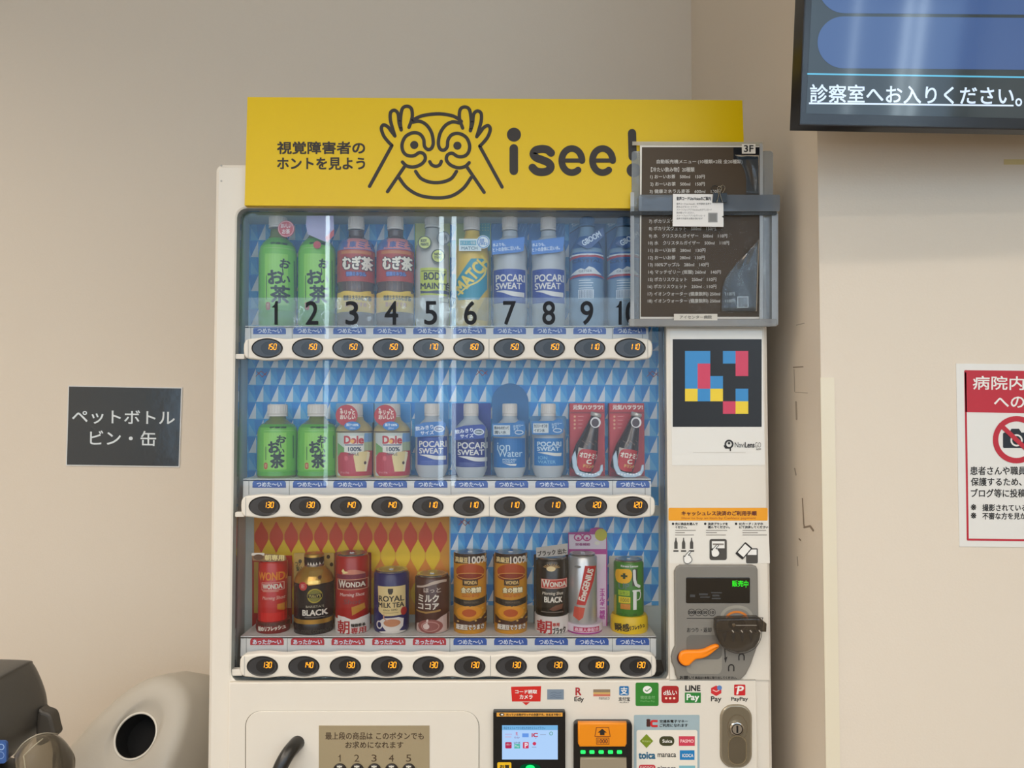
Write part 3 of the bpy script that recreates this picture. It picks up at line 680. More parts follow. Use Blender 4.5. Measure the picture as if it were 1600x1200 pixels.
b.say(PC, '商品をえらんでから支払方法をえらんで下さい', 787, 1135, 852, 1139.2, emis((40, 80, 130), .8), 4, res=2)
E_ = lambda c: emis(c, .9)
for sh_, c in ((rect(789, 1146, 800, 1148), (190, 195, 240)), (rect(789, 1150, 799, 1152), (205, 195, 230)), (rect(816, 1145.5, 826, 1151.5), (110, 160, 240)), (rect(844, 1147, 853, 1147.8), (150, 160, 190)), (annulus(861, 1145.7, 2.8, 2.8, .8), (60, 150, 100)),
               (rect(789.5, 1159, 799.5, 1169, 1.5), (190, 50, 90)), (rect(803.5, 1162, 812.5, 1169), (80, 190, 170)), (rect(817, 1159, 826, 1169, 1), (215, 60, 95)), (ell(835, 1161.5, 2.8), (215, 60, 95)), (rect(831, 1166.5, 838, 1167.3), (150, 160, 190)), (rect(836, 1152.5, 838, 1153.2), (150, 160, 190))): b.draw(PC, sh_, E_(c), 4)
b.say(PC, 'R', 806, 1143.5, 809.5, 1149, E_((210, 90, 120)), 4); b.say(PC, 'Edy', 804, 1150.5, 812, 1154, E_((140, 110, 160)), 4); b.say(PC, 'iC', 831, 1145, 840, 1151, E_((200, 40, 70)), 4, bold=.5)
b.say(PC, 'd払い', 791, 1161, 798, 1164, E_((240, 230, 240)), 5); b.say(PC, 'LINE', 803, 1158.5, 813, 1161.2, E_((40, 60, 60)), 5); b.say(PC, 'Pay', 804.5, 1163.5, 811.5, 1168, E_((235, 245, 250)), 5); b.say(PC, 'P', 820, 1160.5, 824.5, 1167.5, E_((245, 235, 245)), 5, bold=.4)
b.build('reader_screen', rd, 'pale blue lit screen'); b = MB(); b.draw(PC, ell(828.5, 1199.5, 7, 4.5), emis((30, 255, 110), 1.6), 2); b.draw(PC, ell(828.5, 1199.5, 16, 6.5), emis((10, 110, 60), .5), 1); b.build('touch_light', rd, 'green touch light')
# banknote slot
b = MB(); yn = YD - .012
b.slab(rr(896.5, 1128, 988, 1330, 7), yn, YD, mat((20, 16, 14), .3), bev=.002); PN = Plane(yn)
b.draw(PN, rect(906, 1169, 982, 1184), mat((10, 12, 10), .4), 1); b.slab([(907, 1185), (979, 1185), (982, 1320), (905, 1320)], yn - .006, yn, mat((150, 138, 116), .4), bev=.002)
ns = b.build('banknote_slot', lp, 'black banknote slot with orange flap')
b = MB(); b.slab([(903.5, 1130), (979.5, 1130), (979.5, 1163), (977, 1167.5), (906, 1167.5), (903.5, 1163)], yn - .010, yn, mat((234, 140, 10), .35), bev=.003); PO = Plane(yn - .010)
b.draw(PO, line([(932, 1136.5), (951, 1136.5), (953.5, 1150.5), (929.5, 1150.5)], .9, True), BRN, 1); b.draw(PO, ng([(941, 1138.5), (948, 1144.5), (944.5, 1144.5), (944.5, 1148.5), (937.5, 1148.5), (937.5, 1144.5), (934, 1144.5)]), INK, 1)
b.draw(PO, line(rr(932, 1153, 951.5, 1162.8), .8, True), BRN, 1); b.say(PO, '1000', 934, 1154.8, 949.5, 1161.2, BRN, 1, bold=.2); b.build('orange_flap', ns, 'orange flap with an arrow and 1000')
GL = emis((40, 255, 90), 2.2)
for x in (911, 925, 939.5, 954, 968): b = MB(); b.slab(rr(x - 3.8, 1173, x + 3.8, 1178, 1.5), yn - .002, yn, GL, bev=.0006); b.build('guide_lamp', ns)
# payment stickers printed along the top of the lower door
def stick(lab):
    def dec(fn): bb = MB(); fn(bb); bb.build('payment_sticker', lp, lab); return fn
    return dec
@stick('red callout sticker')
def _(b):
    R_ = mat((206, 36, 28), .4); b.draw(PD, ng([(798.5, 1073), (845.5, 1072), (844.5, 1096), (800, 1096)]), R_, 1); b.draw(PD, ng([(816, 1097), (828, 1097), (822, 1102)]), R_, 1); b.say(PD, 'コード読取', 805, 1077.5, 839, 1083.5, PAPER, 2, bold=.25); b.say(PD, 'カメラ', 812, 1085.5, 832, 1091.8, PAPER, 2, bold=.25)
@stick('grey blue card sticker')
def _(b): b.draw(PD, rect(855, 1077, 881, 1093, .5), mat((122, 138, 154), .4), 1); [b.draw(PD, line(spline([(860, y), (866, y - 1.5), (871, y), (877, y - 1)], 3), .7), mat((92, 106, 128), .5), 2) for y in (1083, 1087, 1090)]
@stick('sticker with a red letter above dark lettering')
def _(b): b.say(PD, 'R', 899.5, 1074.5, 908, 1086, mat((170, 30, 40), .4), 1, bold=.5); b.draw(PD, rect(899, 1088, 905, 1088.8), mat((170, 30, 40), .4), 1); b.say(PD, 'Edy', 897.5, 1089, 912, 1097.5, INK, 1, bold=.3)
@stick('brown and red striped sticker')
def _(b): b.draw(PD, rect(927, 1077, 953.5, 1082), mat((140, 122, 98), .4), 1); b.draw(PD, rect(927, 1081.5, 953.5, 1084.5), mat((206, 170, 100), .4), 2); b.draw(PD, rect(927, 1084.5, 953.5, 1088), mat((200, 112, 92), .4), 1); b.say(PD, 'nanaco', 936, 1089.2, 952.5, 1093, GR, 1)
@stick('blue square sticker')
def _(b): b.draw(PD, rect(967.5, 1072, 982.5, 1086.5, 2), mat((34, 112, 172), .4), 1); b.say(PD, '支', 969.5, 1073.5, 980.5, 1085, PAPER, 2, bold=.25); b.say(PD, '支付宝', 966.5, 1089, 984, 1095, INK, 1, bold=.2); b.say(PD, 'ALIPAY', 968, 1096.3, 983, 1098.5, INK, 1)
@stick('green square sticker with a speech bubble')
def _(b): b.draw(PD, rect(993, 1066.5, 1029, 1103, 2.5), mat((46, 128, 42), .4), 1); b.draw(PD, ell(1011.5, 1077.5, 7, 6), PAPER, 2); b.draw(PD, line([(1008, 1078), (1010.5, 1080), (1016, 1075.5)], 1.3), mat((46, 128, 42), .4), 3); b.say(PD, '微信支付', 1000.5, 1087, 1023, 1092, mat((140, 190, 130), .5), 2); b.say(PD, 'WeChat Pay', 1000, 1094, 1023, 1097.5, mat((120, 180, 110), .5), 2)
@stick('dark red rounded sticker')
def _(b):
    b.draw(PD, rect(1033.5, 1071.5, 1060.5, 1098.5, 4.5), mat((168, 30, 32), .4), 1); b.say(PD, 'd払い', 1036.5, 1078, 1057.5, 1086, PAPER, 2, bold=.25)
    for x in (1040.8, 1047, 1053.3): b.draw(PD, ell(x, 1090.8, 1.8), mat((250, 214, 190), .4), 2)
@stick('black and green lettering sticker')
def _(b): b.say(PD, 'LINE', 1071, 1071, 1094, 1079.3, INK, 1, bold=.6); b.draw(PD, rect(1070, 1082, 1095, 1098), mat((38, 128, 52), .4), 1); b.say(PD, 'Pay', 1073, 1084.5, 1092, 1096.5, PAPER, 2, bold=.5)
@stick('small red parcel sticker')
def _(b): b.draw(PD, ng([(1111, 1075), (1119, 1071), (1127, 1075), (1127, 1083), (1119, 1087.5), (1111, 1083)]), mat((206, 44, 48), .4), 1); b.draw(PD, ell(1124, 1074.5, 3.8), mat((90, 130, 190), .4), 2); b.draw(PD, line([(1114, 1078), (1119, 1080.5), (1123, 1078.5)], 1.4), mat((240, 200, 195), .4), 2); b.say(PD, 'Pay', 1111, 1088, 1127, 1098, INK, 1, bold=.25)
@stick('red square sticker with a letter P')
def _(b): b.draw(PD, rect(1147, 1069.5, 1164.5, 1086.5, 1.5), mat((200, 28, 36), .4), 1); b.say(PD, 'P', 1152, 1072, 1161, 1084.5, PAPER, 2, bold=.6, shear=.2); b.draw(PD, line([(1149, 1074), (1156, 1072.2), (1162, 1075)], 1.1), PAPER, 2); b.say(PD, 'PayPay', 1142.5, 1089, 1168.5, 1096.5, INK, 1, bold=.2)
# transit card sticker
b = MB(); b.draw(PD, ng(rr(990.5, 1117, 1093, 1330, 2)), mat((160, 180, 186), .4), 1); b.draw(PD, ng(rr(994.5, 1140.5, 1089.5, 1326, 3)), mat((233, 226, 212), .4), 2)
b.say(PD, 'i', 1010.5, 1124, 1015.5, 1134.5, mat((70, 34, 30), .4), 2, bold=.9); b.draw(PD, line(spline([(1027.5, 1126.6), (1019, 1126.6), (1017.6, 1130), (1019, 1134), (1027.5, 1134)], 4), 3.4, caps=False), mat((206, 40, 44), .4), 2)
b.say(PD, '交通系電子マネー', 1030.5, 1124.5, 1074.5, 1129, INK, 2, bold=.2); b.say(PD, 'ご利用になれます', 1030.5, 1130.5, 1074.5, 1135.5, INK, 2, bold=.2)
b.draw(PD, ng([(1010, 1146.5), (1020.5, 1157.5), (1010, 1168.5), (999.5, 1157.5)]), mat((120, 142, 28), .4), 3); b.say(PD, 'Kitaca', 1003.5, 1155.8, 1016.5, 1159, mat((200, 210, 140), .4), 4)
b.draw(PD, rect(1030, 1150, 1053.5, 1165, 7), mat((62, 62, 34), .4), 3); b.say(PD, 'Suica', 1035, 1155, 1050, 1160, PAPER, 4, bold=.2)
b.draw(PD, rect(1060.5, 1150, 1085.5, 1165), mat((206, 62, 84), .4), 3); b.say(PD, 'PASMO', 1063, 1155, 1083.5, 1160, mat((250, 205, 205), .4), 4, bold=.2)
b.say(PD, 'toica', 998, 1175, 1023.5, 1185, mat((24, 96, 130), .4), 3, bold=.7); b.say(PD, 'manaca', 1027.5, 1177, 1056, 1182.5, INK, 3, bold=.2); b.draw(PD, rect(1062, 1172, 1085, 1187), mat((28, 124, 186), .4), 3); b.say(PD, 'ICOCA', 1066, 1177.5, 1083, 1182.5, PAPER, 4, bold=.15)
b.draw(PD, rect(998, 1194.5, 1024, 1210, 4), mat((196, 56, 66), .4), 3); b.say(PD, 'SUGOCA', 1000, 1197, 1022, 1203, PAPER, 4); b.say(PD, 'nimoca', 1027.5, 1196.5, 1056, 1203.5, mat((96, 90, 92), .4), 3, bold=.3); b.draw(PD, rect(1061, 1196, 1086, 1211), mat((126, 184, 196), .4), 3)
b.build('transit_sticker', lp, 'pale blue framed sticker of transit cards')
# lock
CH = mat((156, 146, 126), .25, .5); b = MB()
b.slab(rr(1125.5, 1101.5, 1175.5, 1200.5, 21, 8), YD - .004, YD, CH, bev=.003); PK = Plane(YD - .004)
b.draw(PK, ng(rr(1128.5, 1104.5, 1172.5, 1197.5, 19, 8)), mat((132, 122, 102), .3, .5), 1); b.draw(PK, line(rr(1138, 1150, 1166, 1194, 13, 6), 1.6, True), mat((190, 178, 150), .2, 1.0), 2); b.draw(PK, ng(rr(1139, 1151, 1165, 1193, 12, 6)), mat((110, 100, 82), .35, .5), 3)
b.draw(PK, annulus(1152, 1138, 16, 22, 1.2), mat((170, 160, 140), .2, 1.0), 2)
lk = b.build('lock_plate', lp, 'chrome lock plate'); b = MB()
b.slab(ellp(1152, 1139.5, 11.5, n=32), YD - .010, YD - .004, mat((205, 200, 192), .12, 1.0), bev=.003); PK2 = Plane(YD - .010); b.draw(PK2, annulus(1152, 1139.5, 9, 9, 1.5), mat((70, 64, 58), .3, 1.0), 1); b.draw(PK2, rect(1150.7, 1134, 1153.5, 1145), BLACK, 2); b.build('key_cylinder', lk)

# ================================================================= YELLOW SIGN BOARD
yb_ = 1.384
t = thing('sign_board', Plane(yb_)(770, 322), 'yellow sign board with a smiling face drawing above the vending machine', 'sign')
YLW = mat((222, 186, 0), .3, vary=.01, bscale=3, spec=.35)
b = MB(); b.slab([(386.5, 151.5), (1160, 156.5), (1166, 327), (382, 321)], yb_, YF - .0004, YLW, bev=.0006); b.build('board', t)
P = Plane(yb_); K = mat((34, 22, 8), .5); b = MB()
b.say(P, '視覚障害者の', 433.5, 221.5, 570, 240.5, K, 1, bold=.75, res=4); b.say(P, 'ホントを見よう', 433.5, 246.5, 570, 265, K, 1, bold=.75, res=4)
b.build('lettering', t); b = MB(); b.draw(P, ell(803, 210.5, 11), K, 1); b.draw(P, line([(802.8, 232), (802.8, 267)], 13.5), K, 1)
sS = spline([(861, 239), (855, 234), (846, 232.8), (837, 235), (833.5, 241), (838, 246.5), (847, 250), (857, 254.5), (860.5, 261), (856, 267), (847, 269), (838, 267.5), (832, 262)], 5); b.draw(P, line(sS, 12.5), K, 1)
for cx in (893.5, 941.5):
    b.draw(P, line([(cx + 15.8 * math.cos(R(a)), 251 + 18.8 * math.sin(R(a))) for a in range(0, -309, -7)], 10.5), K, 1); b.draw(P, line([(cx - 14, 251), (cx + 16.5, 251)], 6.5), K, 3)
b.draw(P, line([(987.5, 208), (988.5, 245)], 13), K, 1); b.draw(P, ell(990, 266, 11), K, 1)
b.build('lettering', t)
b = MB(); Zm = lambda q: [(380 + .275 * x, 140 + .275 * y) for x, y in q]; Mi = lambda q: [(2189 - x, y + 4) for x, y in q]; wd = 5.4
def st(q, w_=wd, sp=5): b.draw(P, line(spline(Zm(q), sp), w_), K, 1)
st([(958, 178), (985, 162), (1030, 146), (1110, 138), (1180, 147), (1215, 162), (1240, 182)])
for fn in (lambda q: q, Mi):
    st(fn([(718, 550), (845, 318)]), sp=1)
    st(fn([(845, 318), (820, 292), (798, 262), (785, 222), (797, 201), (822, 212), (842, 238), (862, 264)]))
    st(fn([(862, 264), (847, 215), (836, 170), (838, 130), (860, 118), (880, 138), (886, 190), (898, 230)]))
    st(fn([(898, 230), (893, 180), (903, 112), (930, 95), (956, 110), (960, 160), (942, 215)]))
    st(fn([(962, 186), (1000, 180), (1040, 200), (1070, 245), (1080, 300), (1071, 332), (1050, 341), (1030, 322), (1025, 282), (1002, 252), (962, 246), (922, 268), (903, 310), (908, 350), (932, 374), (970, 376), (1002, 358), (1028, 368), (1034, 396), (1012, 424), (970, 440), (930, 434), (905, 412)]))
    st(fn([(915, 440), (820, 580)]), sp=1)
    b.draw(P, ell(*Zm(fn([(972, 315)]))[0], 6.4), K, 1)
st([(1060, 410), (1072, 428), (1095, 436), (1116, 428), (1126, 408)]); st([(980, 465), (1008, 503), (1050, 523), (1095, 529), (1142, 523), (1184, 504), (1212, 465)]); st([(885, 500), (930, 558), (1000, 600), (1090, 615), (1180, 606), (1250, 562), (1295, 500)])
b.build('face_emblem', t)
# ================================================================= SAMPLE DRINKS
YC = 1.475; GRP = ['sample drinks on the top shelf', 'sample drinks on the middle shelf', 'sample drinks on the bottom shelf']
CAPW = mat((226, 218, 208), .4); SILV = mat((196, 192, 186), .25, .9); GOLD = mat((214, 170, 84), .28, .8)
YCARD = 1.5165
def drink(name, cx, row, label, cat):
    return thing(name, (Plane(YC)(cx, 500).x, YC, ZROW[row]), label, cat, GRP[row])
def backcard(t, pts, m, dec=None, name='backing_card', y=YCARD, lab=None):
    b = MB(); b.slab(pts, y, y + .0012, m)
    if dec: dec(b, Plane(y))
    return b.build(name, t, lab)
def body(t, cx, prof, row, dec=None, name='bottle_body', seg=44, top=None):
    c = Cyl(cx, prof, YC, ZROW[row] + .0002); b = MB(); b.lathe(c, seg, top=top)
    if dec: dec(b, c)
    return b.build(name, t), c
def cap(t, cx, y0, y1, hw, m=CAPW, name='cap'):
    c = Cyl(cx, [(y0, hw - 1, m), (y0 + 1.2, hw, m), (y1 - 4, hw + .3, m), (y1 - 3.6, hw - .5, m), (y1 - 3, hw + .3, m), (y1, hw + .4, m)], YC); b = MB(); b.lathe(c, 36)
    for k in range(24):         # fine grip ribs
        a = 2 * math.pi * k / 24; x, y = c.cx + (c.prof[1][1] + .0002) * math.cos(a), YC + (c.prof[1][1] + .0002) * math.sin(a)
        if y < YC: b.tube([(x, y, c.prof[1][0] - .001), (x, y, c.prof[2][0] + .001)], .0005, m, 5)
    return b.build(name, t)

# -- green tea
def tea(cx, row, y0, yb, s, label, badge=None, lilacp=False):
    G = mat((112, 192, 62), .3); G2 = mat((88, 168, 52), .32); NK = mat((112, 124, 58), .2); INKG = mat((18, 40, 26), .5)
    t = drink('tea_bottle', cx, row, label, 'tea bottle')
    big = row == 0
    if big: pr = [(353, 11.5, NK), (363, 12.5, NK), (368, 16, G2), (374, 22, G2), (381, 26.5, G), (389, 28.5, G), (393, 29, G), (478, 28.7, G), (484, 27.5, G2), (487, 28.7, G2), (505, 28, G2), (511, 26, G2)]
    else: pr = [(650, 12, NK), (655, 13, NK), (661, 20, NK), (663, 24, G2), (668, 28, G), (675, 30, G), (735, 30.4, G), (737, 29.6, G2), (744, 30.2, NK), (748, 29, NK)]
    def dec(b, c):
        if big:
            b.say(c, '伊藤園', cx - 14, 377, cx + 10, 381, INKG, 1, bold=.2); b.draw(c, rect(cx - 24, 386, cx + 24, 387), mat((150, 200, 110), .4), 1)
            b.draw(c, rect(cx - 22, 396, cx + 12, 476), mat((146, 212, 84), .3), 1); L = ((cx + 2, 404, cx + 14, 418), (cx + 4, 419, cx + 9, 428), (cx + 3, 430, cx + 14, 441), (cx - 16, 422, cx + 6, 443), (cx - 12, 446, cx + 14, 473), (cx - 20, 472, cx - 13, 484))
        else:
            b.say(c, '伊藤園', cx - 14, 666.5, cx + 10, 669.5, INKG, 1, bold=.2); b.draw(c, rect(cx - 23, 672.5, cx + 21, 673.3), mat((150, 200, 110), .4), 1)
            b.draw(c, rect(cx - 23, 676, cx + 11, 734), mat((146, 212, 84), .3), 1); L = ((cx - 2, 681, cx + 10, 692), (cx + 2, 693, cx + 5, 700), (cx + 1, 702, cx + 8, 708), (cx - 14, 690, cx + 1, 707), (cx - 11, 709, cx + 8, 731), (cx - 22, 723, cx - 16, 733))
        b.say(c, 'お', *L[0], INKG, 2, bold=.7, rot=8); b.draw(c, line([(L[1][0] + 1, L[1][1]), (L[1][0] + 2, L[1][3])], 1.3), INKG, 2); b.say(c, 'い', *L[2], INKG, 2, bold=.5)
        b.say(c, 'お', *L[3], INKG, 2, bold=1.0, rot=-6); b.say(c, '茶', *L[4], INKG, 2, bold=.9); x0, y0_, x1, y1 = L[5]; b.draw(c, rect(x0, y0_, x1, y1, 2.5), mat((190, 84, 52), .4), 2); b.say(c, '茶', x0 + 1.2, y0_ + 2, x1 - 1.2, y1 - 2, mat((226, 200, 150), .5), 3)
        b.draw(c, rect(cx - 19.5, L[3][1] + 8, cx - 18.2, L[5][1] - 4), mat((58, 110, 44), .5), 2); b.draw(c, rect(cx + 18, L[0][1], cx + 19, L[5][1] - 6), mat((58, 120, 54), .5), 2)
    body(t, cx, pr, row, dec); cap(t, cx - (0 if big else 0), y0, y0 + 19, 14 if big else 15)
    if badge:
        b = MB(); bx, by = badge; b.slab(ellp(bx, by, 13), 1.4345, 1.4355, mat((196, 62, 70), .4)); P = Plane(1.4345); b.draw(P, annulus(bx, by, 12, 12, .8), mat((236, 200, 200), .5), 1)
        b.say(P, 'おいしい', bx - 8, by - 8, bx + 8, by - 1.5, mat((240, 215, 212), .5), 1, bold=.3); b.say(P, 'お茶', bx - 6, by + .5, bx + 6, by + 8, mat((240, 215, 212), .5), 1, bold=.3)
        b.slab(rr(bx - 1.5, by - 3, bx + 1.5, by + 3), 1.4355, 1.447, mat((196, 62, 70), .4)); b.build('round_badge', t, 'round red badge')
    if lilacp:
        b = MB(); LI = mat((172, 170, 206), .4); b.slab([(479, 337), (521, 337), (522, 364), (509, 378), (499, 374), (481, 366), (478, 352)], 1.4375, 1.4385, LI); P = Plane(1.4375)  # flat lilac piece with a red corner in front of the cap
        b.draw(P, ng([(508, 371), (522, 358), (522, 368), (511, 379)]), mat((190, 70, 72), .4), 1); b.slab(ellp(495.5, 382.5, 6), 1.4370, 1.4378, mat((176, 44, 44), .4)); b.build('lilac_panel', t, 'pale lilac panel over the cap')
    return t
tea(435, 0, 335, 511, 1, 'green tea bottle with a round red badge, leftmost on the top shelf', badge=(447, 357.5))
tea(496, 0, 337, 511, 1, 'green tea bottle with lilac panel hiding its cap, behind numeral 2', lilacp=True)
t11 = tea(434, 1, 631.5, 748, 1, 'small green tea bottle at the left end of the middle shelf')
dup(t11, 62.3 / F * YC, 'small green tea bottle beside the first apple juice bottle')

# -- barley tea
def barley():
    cx = 557; t = drink('barley_tea_bottle', cx, 0, 'barley tea bottle with red label, third from left on the top shelf', 'tea bottle')
    AM = mat((92, 70, 56), .2); AM2 = mat((104, 84, 70), .22); RL = mat((176, 60, 46), .4); BLb = mat((92, 120, 176), .4); YB_ = mat((236, 200, 70), .4)
    pr = [(355, 12, AM), (364, 12, AM), (368, 16, AM), (371, 22, BLb), (377, 26.5, BLb), (385, 29, BLb), (389, 29.3, RL), (439, 29.3, AM), (447, 27.5, AM), (456, 29, YB_), (487, 29, AM2), (505, 28.5, AM2), (511, 26.5, AM2)]
    def dec(b, c):
        PK_ = mat((206, 130, 130), .4); b.draw(c, ng([(543, 370), (570, 370), (578, 388), (536, 388)]), PK_, 1)
        for i, s_ in enumerate('健康ミネ'): b.say(c, s_, 533 + i * 13, 376, 543 + i * 13, 386, mat((70, 96, 160), .5), 2, bold=.4)
        b.draw(c, rect(532, 391, 582, 396), mat((196, 120, 60), .4), 1)
        b.say(c, 'むぎ茶', 535.5, 400.5, 578, 421, mat((244, 238, 222), .4), 2, bold=.9, out=mat((58, 30, 24), .5), outw=1.3)
        b.say(c, '健康ミネラル', 541, 424.5, 570, 431, mat((110, 140, 210), .4), 2, bold=.4, out=mat((60, 70, 140), .5), outw=.8)
        b.draw(c, ng(spline([(529, 456), (540, 454), (560, 456), (575, 453), (586, 456)], 4) + [(586, 462), (529, 462)]), YB_, 1)
        b.say(c, '健康ミネラルむぎ茶', 536, 461, 577, 469, mat((92, 88, 70), .5), 2, bold=.35); b.say(c, '夏のおすすめ', 539, 472, 571, 479, mat((206, 156, 120), .5), 2, bold=.3)
        for x in (541, 549, 557, 565): b.draw(c, rect(x, 440, x + 1, 453), mat((130, 108, 92), .3), 1)
    body(t, cx, pr, 0, dec); cap(t, cx, 337, 357, 12.5); return t
t3 = barley(); dup(t3, 61.6 / F * YC, 'barley tea bottle with red label, fourth from left on the top shelf')

# -- body drink (numeral 5)
cx = 676; t = drink('sports_drink_bottle', cx, 0, 'grey bottle with yellow-green label and round stickers behind numeral 5', 'drink bottle')
LG_ = mat((190, 204, 70), .4); GRB = mat((188, 190, 184), .3); BKL = mat((38, 42, 32), .5)
def dec(b, P):
    b.draw(P, rect(650, 340, 664, 400), mat((214, 222, 120), .4), 1); b.draw(P, rect(690, 345, 701, 500), mat((206, 214, 130), .4), 1)
backcard(t, rr(648, 336, 703, 509, 2), mat((184, 200, 84), .4), dec)
def dec(b, c):
    b.draw(c, rect(656, 418, 700, 461), LG_, 1); b.draw(c, rect(658, 422.5, 696, 423.5), BKL, 2); b.say(c, 'BODY', 662.5, 425.5, 695, 437, BKL, 2, bold=.55); b.say(c, 'MAINTÉ', 657, 439.5, 700, 451, BKL, 2, bold=.5)
    b.draw(c, ng(spline([(656.5, 453.5), (668, 455), (682, 453.5), (700, 452)], 4) + spline([(700, 457.5), (684, 458.5), (668, 458), (657, 458)], 4)), mat((60, 64, 96), .4), 2)
    b.draw(c, rect(688, 463.5, 699, 471.5), mat((110, 114, 104), .4), 2); b.draw(c, rect(689, 464.5, 698, 470.5), mat((200, 204, 190), .4), 3)
body(t, cx, [(352, 11, GRB), (362, 12, GRB), (370, 20, GRB), (380, 25, GRB), (400, 26, GRB), (414, 25, GRB), (418, 26.5, GRB), (500, 26, GRB), (511, 24, GRB)], 0, dec); cap(t, cx, 338, 354, 12, mat((206, 206, 198), .4))
for x, y, s_, c1, c2 in ((663.5, 379, 'BODY\nMAINTE', (206, 216, 120), (70, 84, 44)), (693, 372, 'NEW', (132, 138, 136), (70, 80, 80)), (684.5, 400, 'NEW\nTYPE', (196, 208, 96), (54, 66, 38))):
    b = MB(); P = Plane(1.4365); b.slab(ellp(x, y, 10.8), 1.4365, 1.4375, mat(c2, .4)); b.draw(P, ell(x, y, 9), mat(c1, .4), 1); b.say(P, s_, x - 6, y - 5, x + 6, y + 5, mat(c2, .5), 2, bold=.3); b.slab(rr(x - 1, y - 1, x + 1, y + 1), 1.4375, 1.452, mat(c2, .4)); b.build('round_sticker', t)

# -- vitamin drink (numeral 6)
cx = 738; t = drink('vitamin_drink_bottle', cx, 0, 'yellow drink bottle with slanted teal lettering band behind numeral 6', 'drink bottle')
YQ = mat((226, 192, 70), .3); TE = mat((40, 150, 176), .4)
def dec(b, P):
    b.draw(P, rect(743, 338, 766, 392), mat((70, 170, 180), .4), 1)
    for i in range(5):
        for j in range(4): b.draw(P, ell(750 + j * 4.2, 343 + i * 4.2, 1.1, n=8), mat((150, 200, 170), .4), 2)
backcard(t, rr(712, 336, 767, 509, 2), mat((184, 200, 96), .4), dec)
def dec(b, c):
    b.draw(c, ng([(712, 436), (736, 404), (758, 403), (763, 414), (763, 446), (748, 468), (716, 468), (712, 458)]), TE, 1)
    b.say(c, 'MATCH', 705, 419, 770, 438, mat((240, 216, 90), .4), 2, bold=.9, rot=-48); b.draw(c, line(spline([(716, 459), (730, 448), (746, 440), (756, 428), (758, 420)], 5), 2.6), mat((240, 222, 110), .4), 2)
    b.draw(c, ng([(740, 500), (758, 462), (764, 462), (764, 500)]), mat((196, 170, 80), .4), 1)
body(t, cx, [(356, 11.5, YQ), (364, 12, YQ), (371, 18, YQ), (380, 24, YQ), (394, 26, YQ), (500, 26, YQ), (511, 24.5, YQ)], 0, dec); cap(t, cx - 1, 337, 358, 12.5)
b = MB(); P = Plane(1.4365); b.slab(rr(717, 373, 752, 392), 1.4365, 1.4375, mat((214, 232, 236), .4)); b.draw(P, rect(719, 376, 744, 383), mat((80, 170, 196), .4), 1); b.say(P, 'ビタミン炭酸', 720, 377, 743, 382, PAPER, 2); b.say(P, 'MATCH', 721, 385.5, 746, 390, mat((90, 130, 150), .5), 1, bold=.2)
b.slab(ellp(755, 378, 10.3), 1.4352, 1.4364, mat((226, 236, 240), .4)); P = Plane(1.4352); b.draw(P, annulus(755, 378, 9.4, 9.4, 1.2), mat((70, 150, 206), .4), 1); b.say(P, '1日分\nビタミン', 748.5, 373, 761.5, 383, mat((60, 130, 200), .5), 1, bold=.35); b.slab(rr(736, 380, 739, 384), 1.4375, 1.45, PAPER); b.build('vitamin_tag', t, 'white and blue tag')

# -- big pocari style bottles (7, 8)
def sport(cx, row, label, card, cardpts, lab, band, y, txt=None, pale=(186, 192, 196), small=True, extra=None):
    t = drink('sports_drink_bottle', cx, row, label, 'drink bottle'); PB_ = mat(pale, .28); L = mat(lab, .4); SW = mat((232, 230, 224), .4)
    def dec(b, P):
        if row == 0:
            random.seed(int(cx))
            for k in range(9): x = cx + random.choice((-1, 1)) * random.uniform(14, 25); y_ = random.uniform(343, 366); b.draw(P, line([(x - 1.5, y_ + 5), (x + 2, y_ - 4)], .9), mat((110, 170, 226), .4), 1)
    backcard(t, cardpts, card, dec if row == 0 else None)
    def dec(b, c):
        x0, x1, y0, y1 = y; b.draw(c, rect(x0, y0, x1, y1), L, 1)
        if txt: txt(b, c)
        else:
            h = y1 - y0; w_ = x1 - x0; b.say(c, 'POCARI', x0 + w_ * .08, y0 + h * .16, x1 - w_ * .03, y0 + h * .37, SW, 2, bold=.4); b.say(c, 'SWEAT', x0 + w_ * .08, y0 + h * .41, x0 + w_ * .87, y0 + h * .59, SW, 2, bold=.4)
            b.draw(c, ng(spline([(x0 + w_ * .1, y0 + h * .635), (x0 + w_ * .35, y0 + h * .63), (x0 + w_ * .65, y0 + h * .67), (x1 - w_ * .04, y0 + h * .68)], 5) + spline([(x1 - w_ * .04, y0 + h * .82), (x0 + w_ * .6, y0 + h * .80), (x0 + w_ * .3, y0 + h * .70), (x0 + w_ * .1, y0 + h * .65)], 5)), SW, 2)
            for k in range(4): b.draw(c, rect(x0 + w_ * .12, y0 + h * (.85 + .035 * k), x1 - w_ * .1, y0 + h * (.858 + .035 * k)), mat((130, 150, 206), .4), 2)
        if extra: extra(b, c)
    if row == 0: pr = [(356, 11.5, PB_), (365, 12.5, PB_), (371, 20, PB_), (379, 25, PB_), (392, 27, PB_), (405, 26.4, PB_), (412, 25.6, PB_), (419, 27, PB_), (473, 27, PB_), (478, 26, PB_), (500, 26, PB_), (511, 23.5, PB_)]; cap(t, cx - .5, 337, 358, 12)
    else: pr = [(648, 10.5, PB_), (655, 12, PB_), (660, 17, PB_), (667, 23, PB_), (674, 26, PB_), (680, 26.3, PB_), (684, 25.5, PB_), (731, 25.5, PB_), (738, 23.5, PB_), (744, 21, PB_), (748, 19.5, PB_)]; cap(t, cx, 630.5, 650, 11.5)
    body(t, cx, pr, row, dec)
    if band: band(t)
    return t
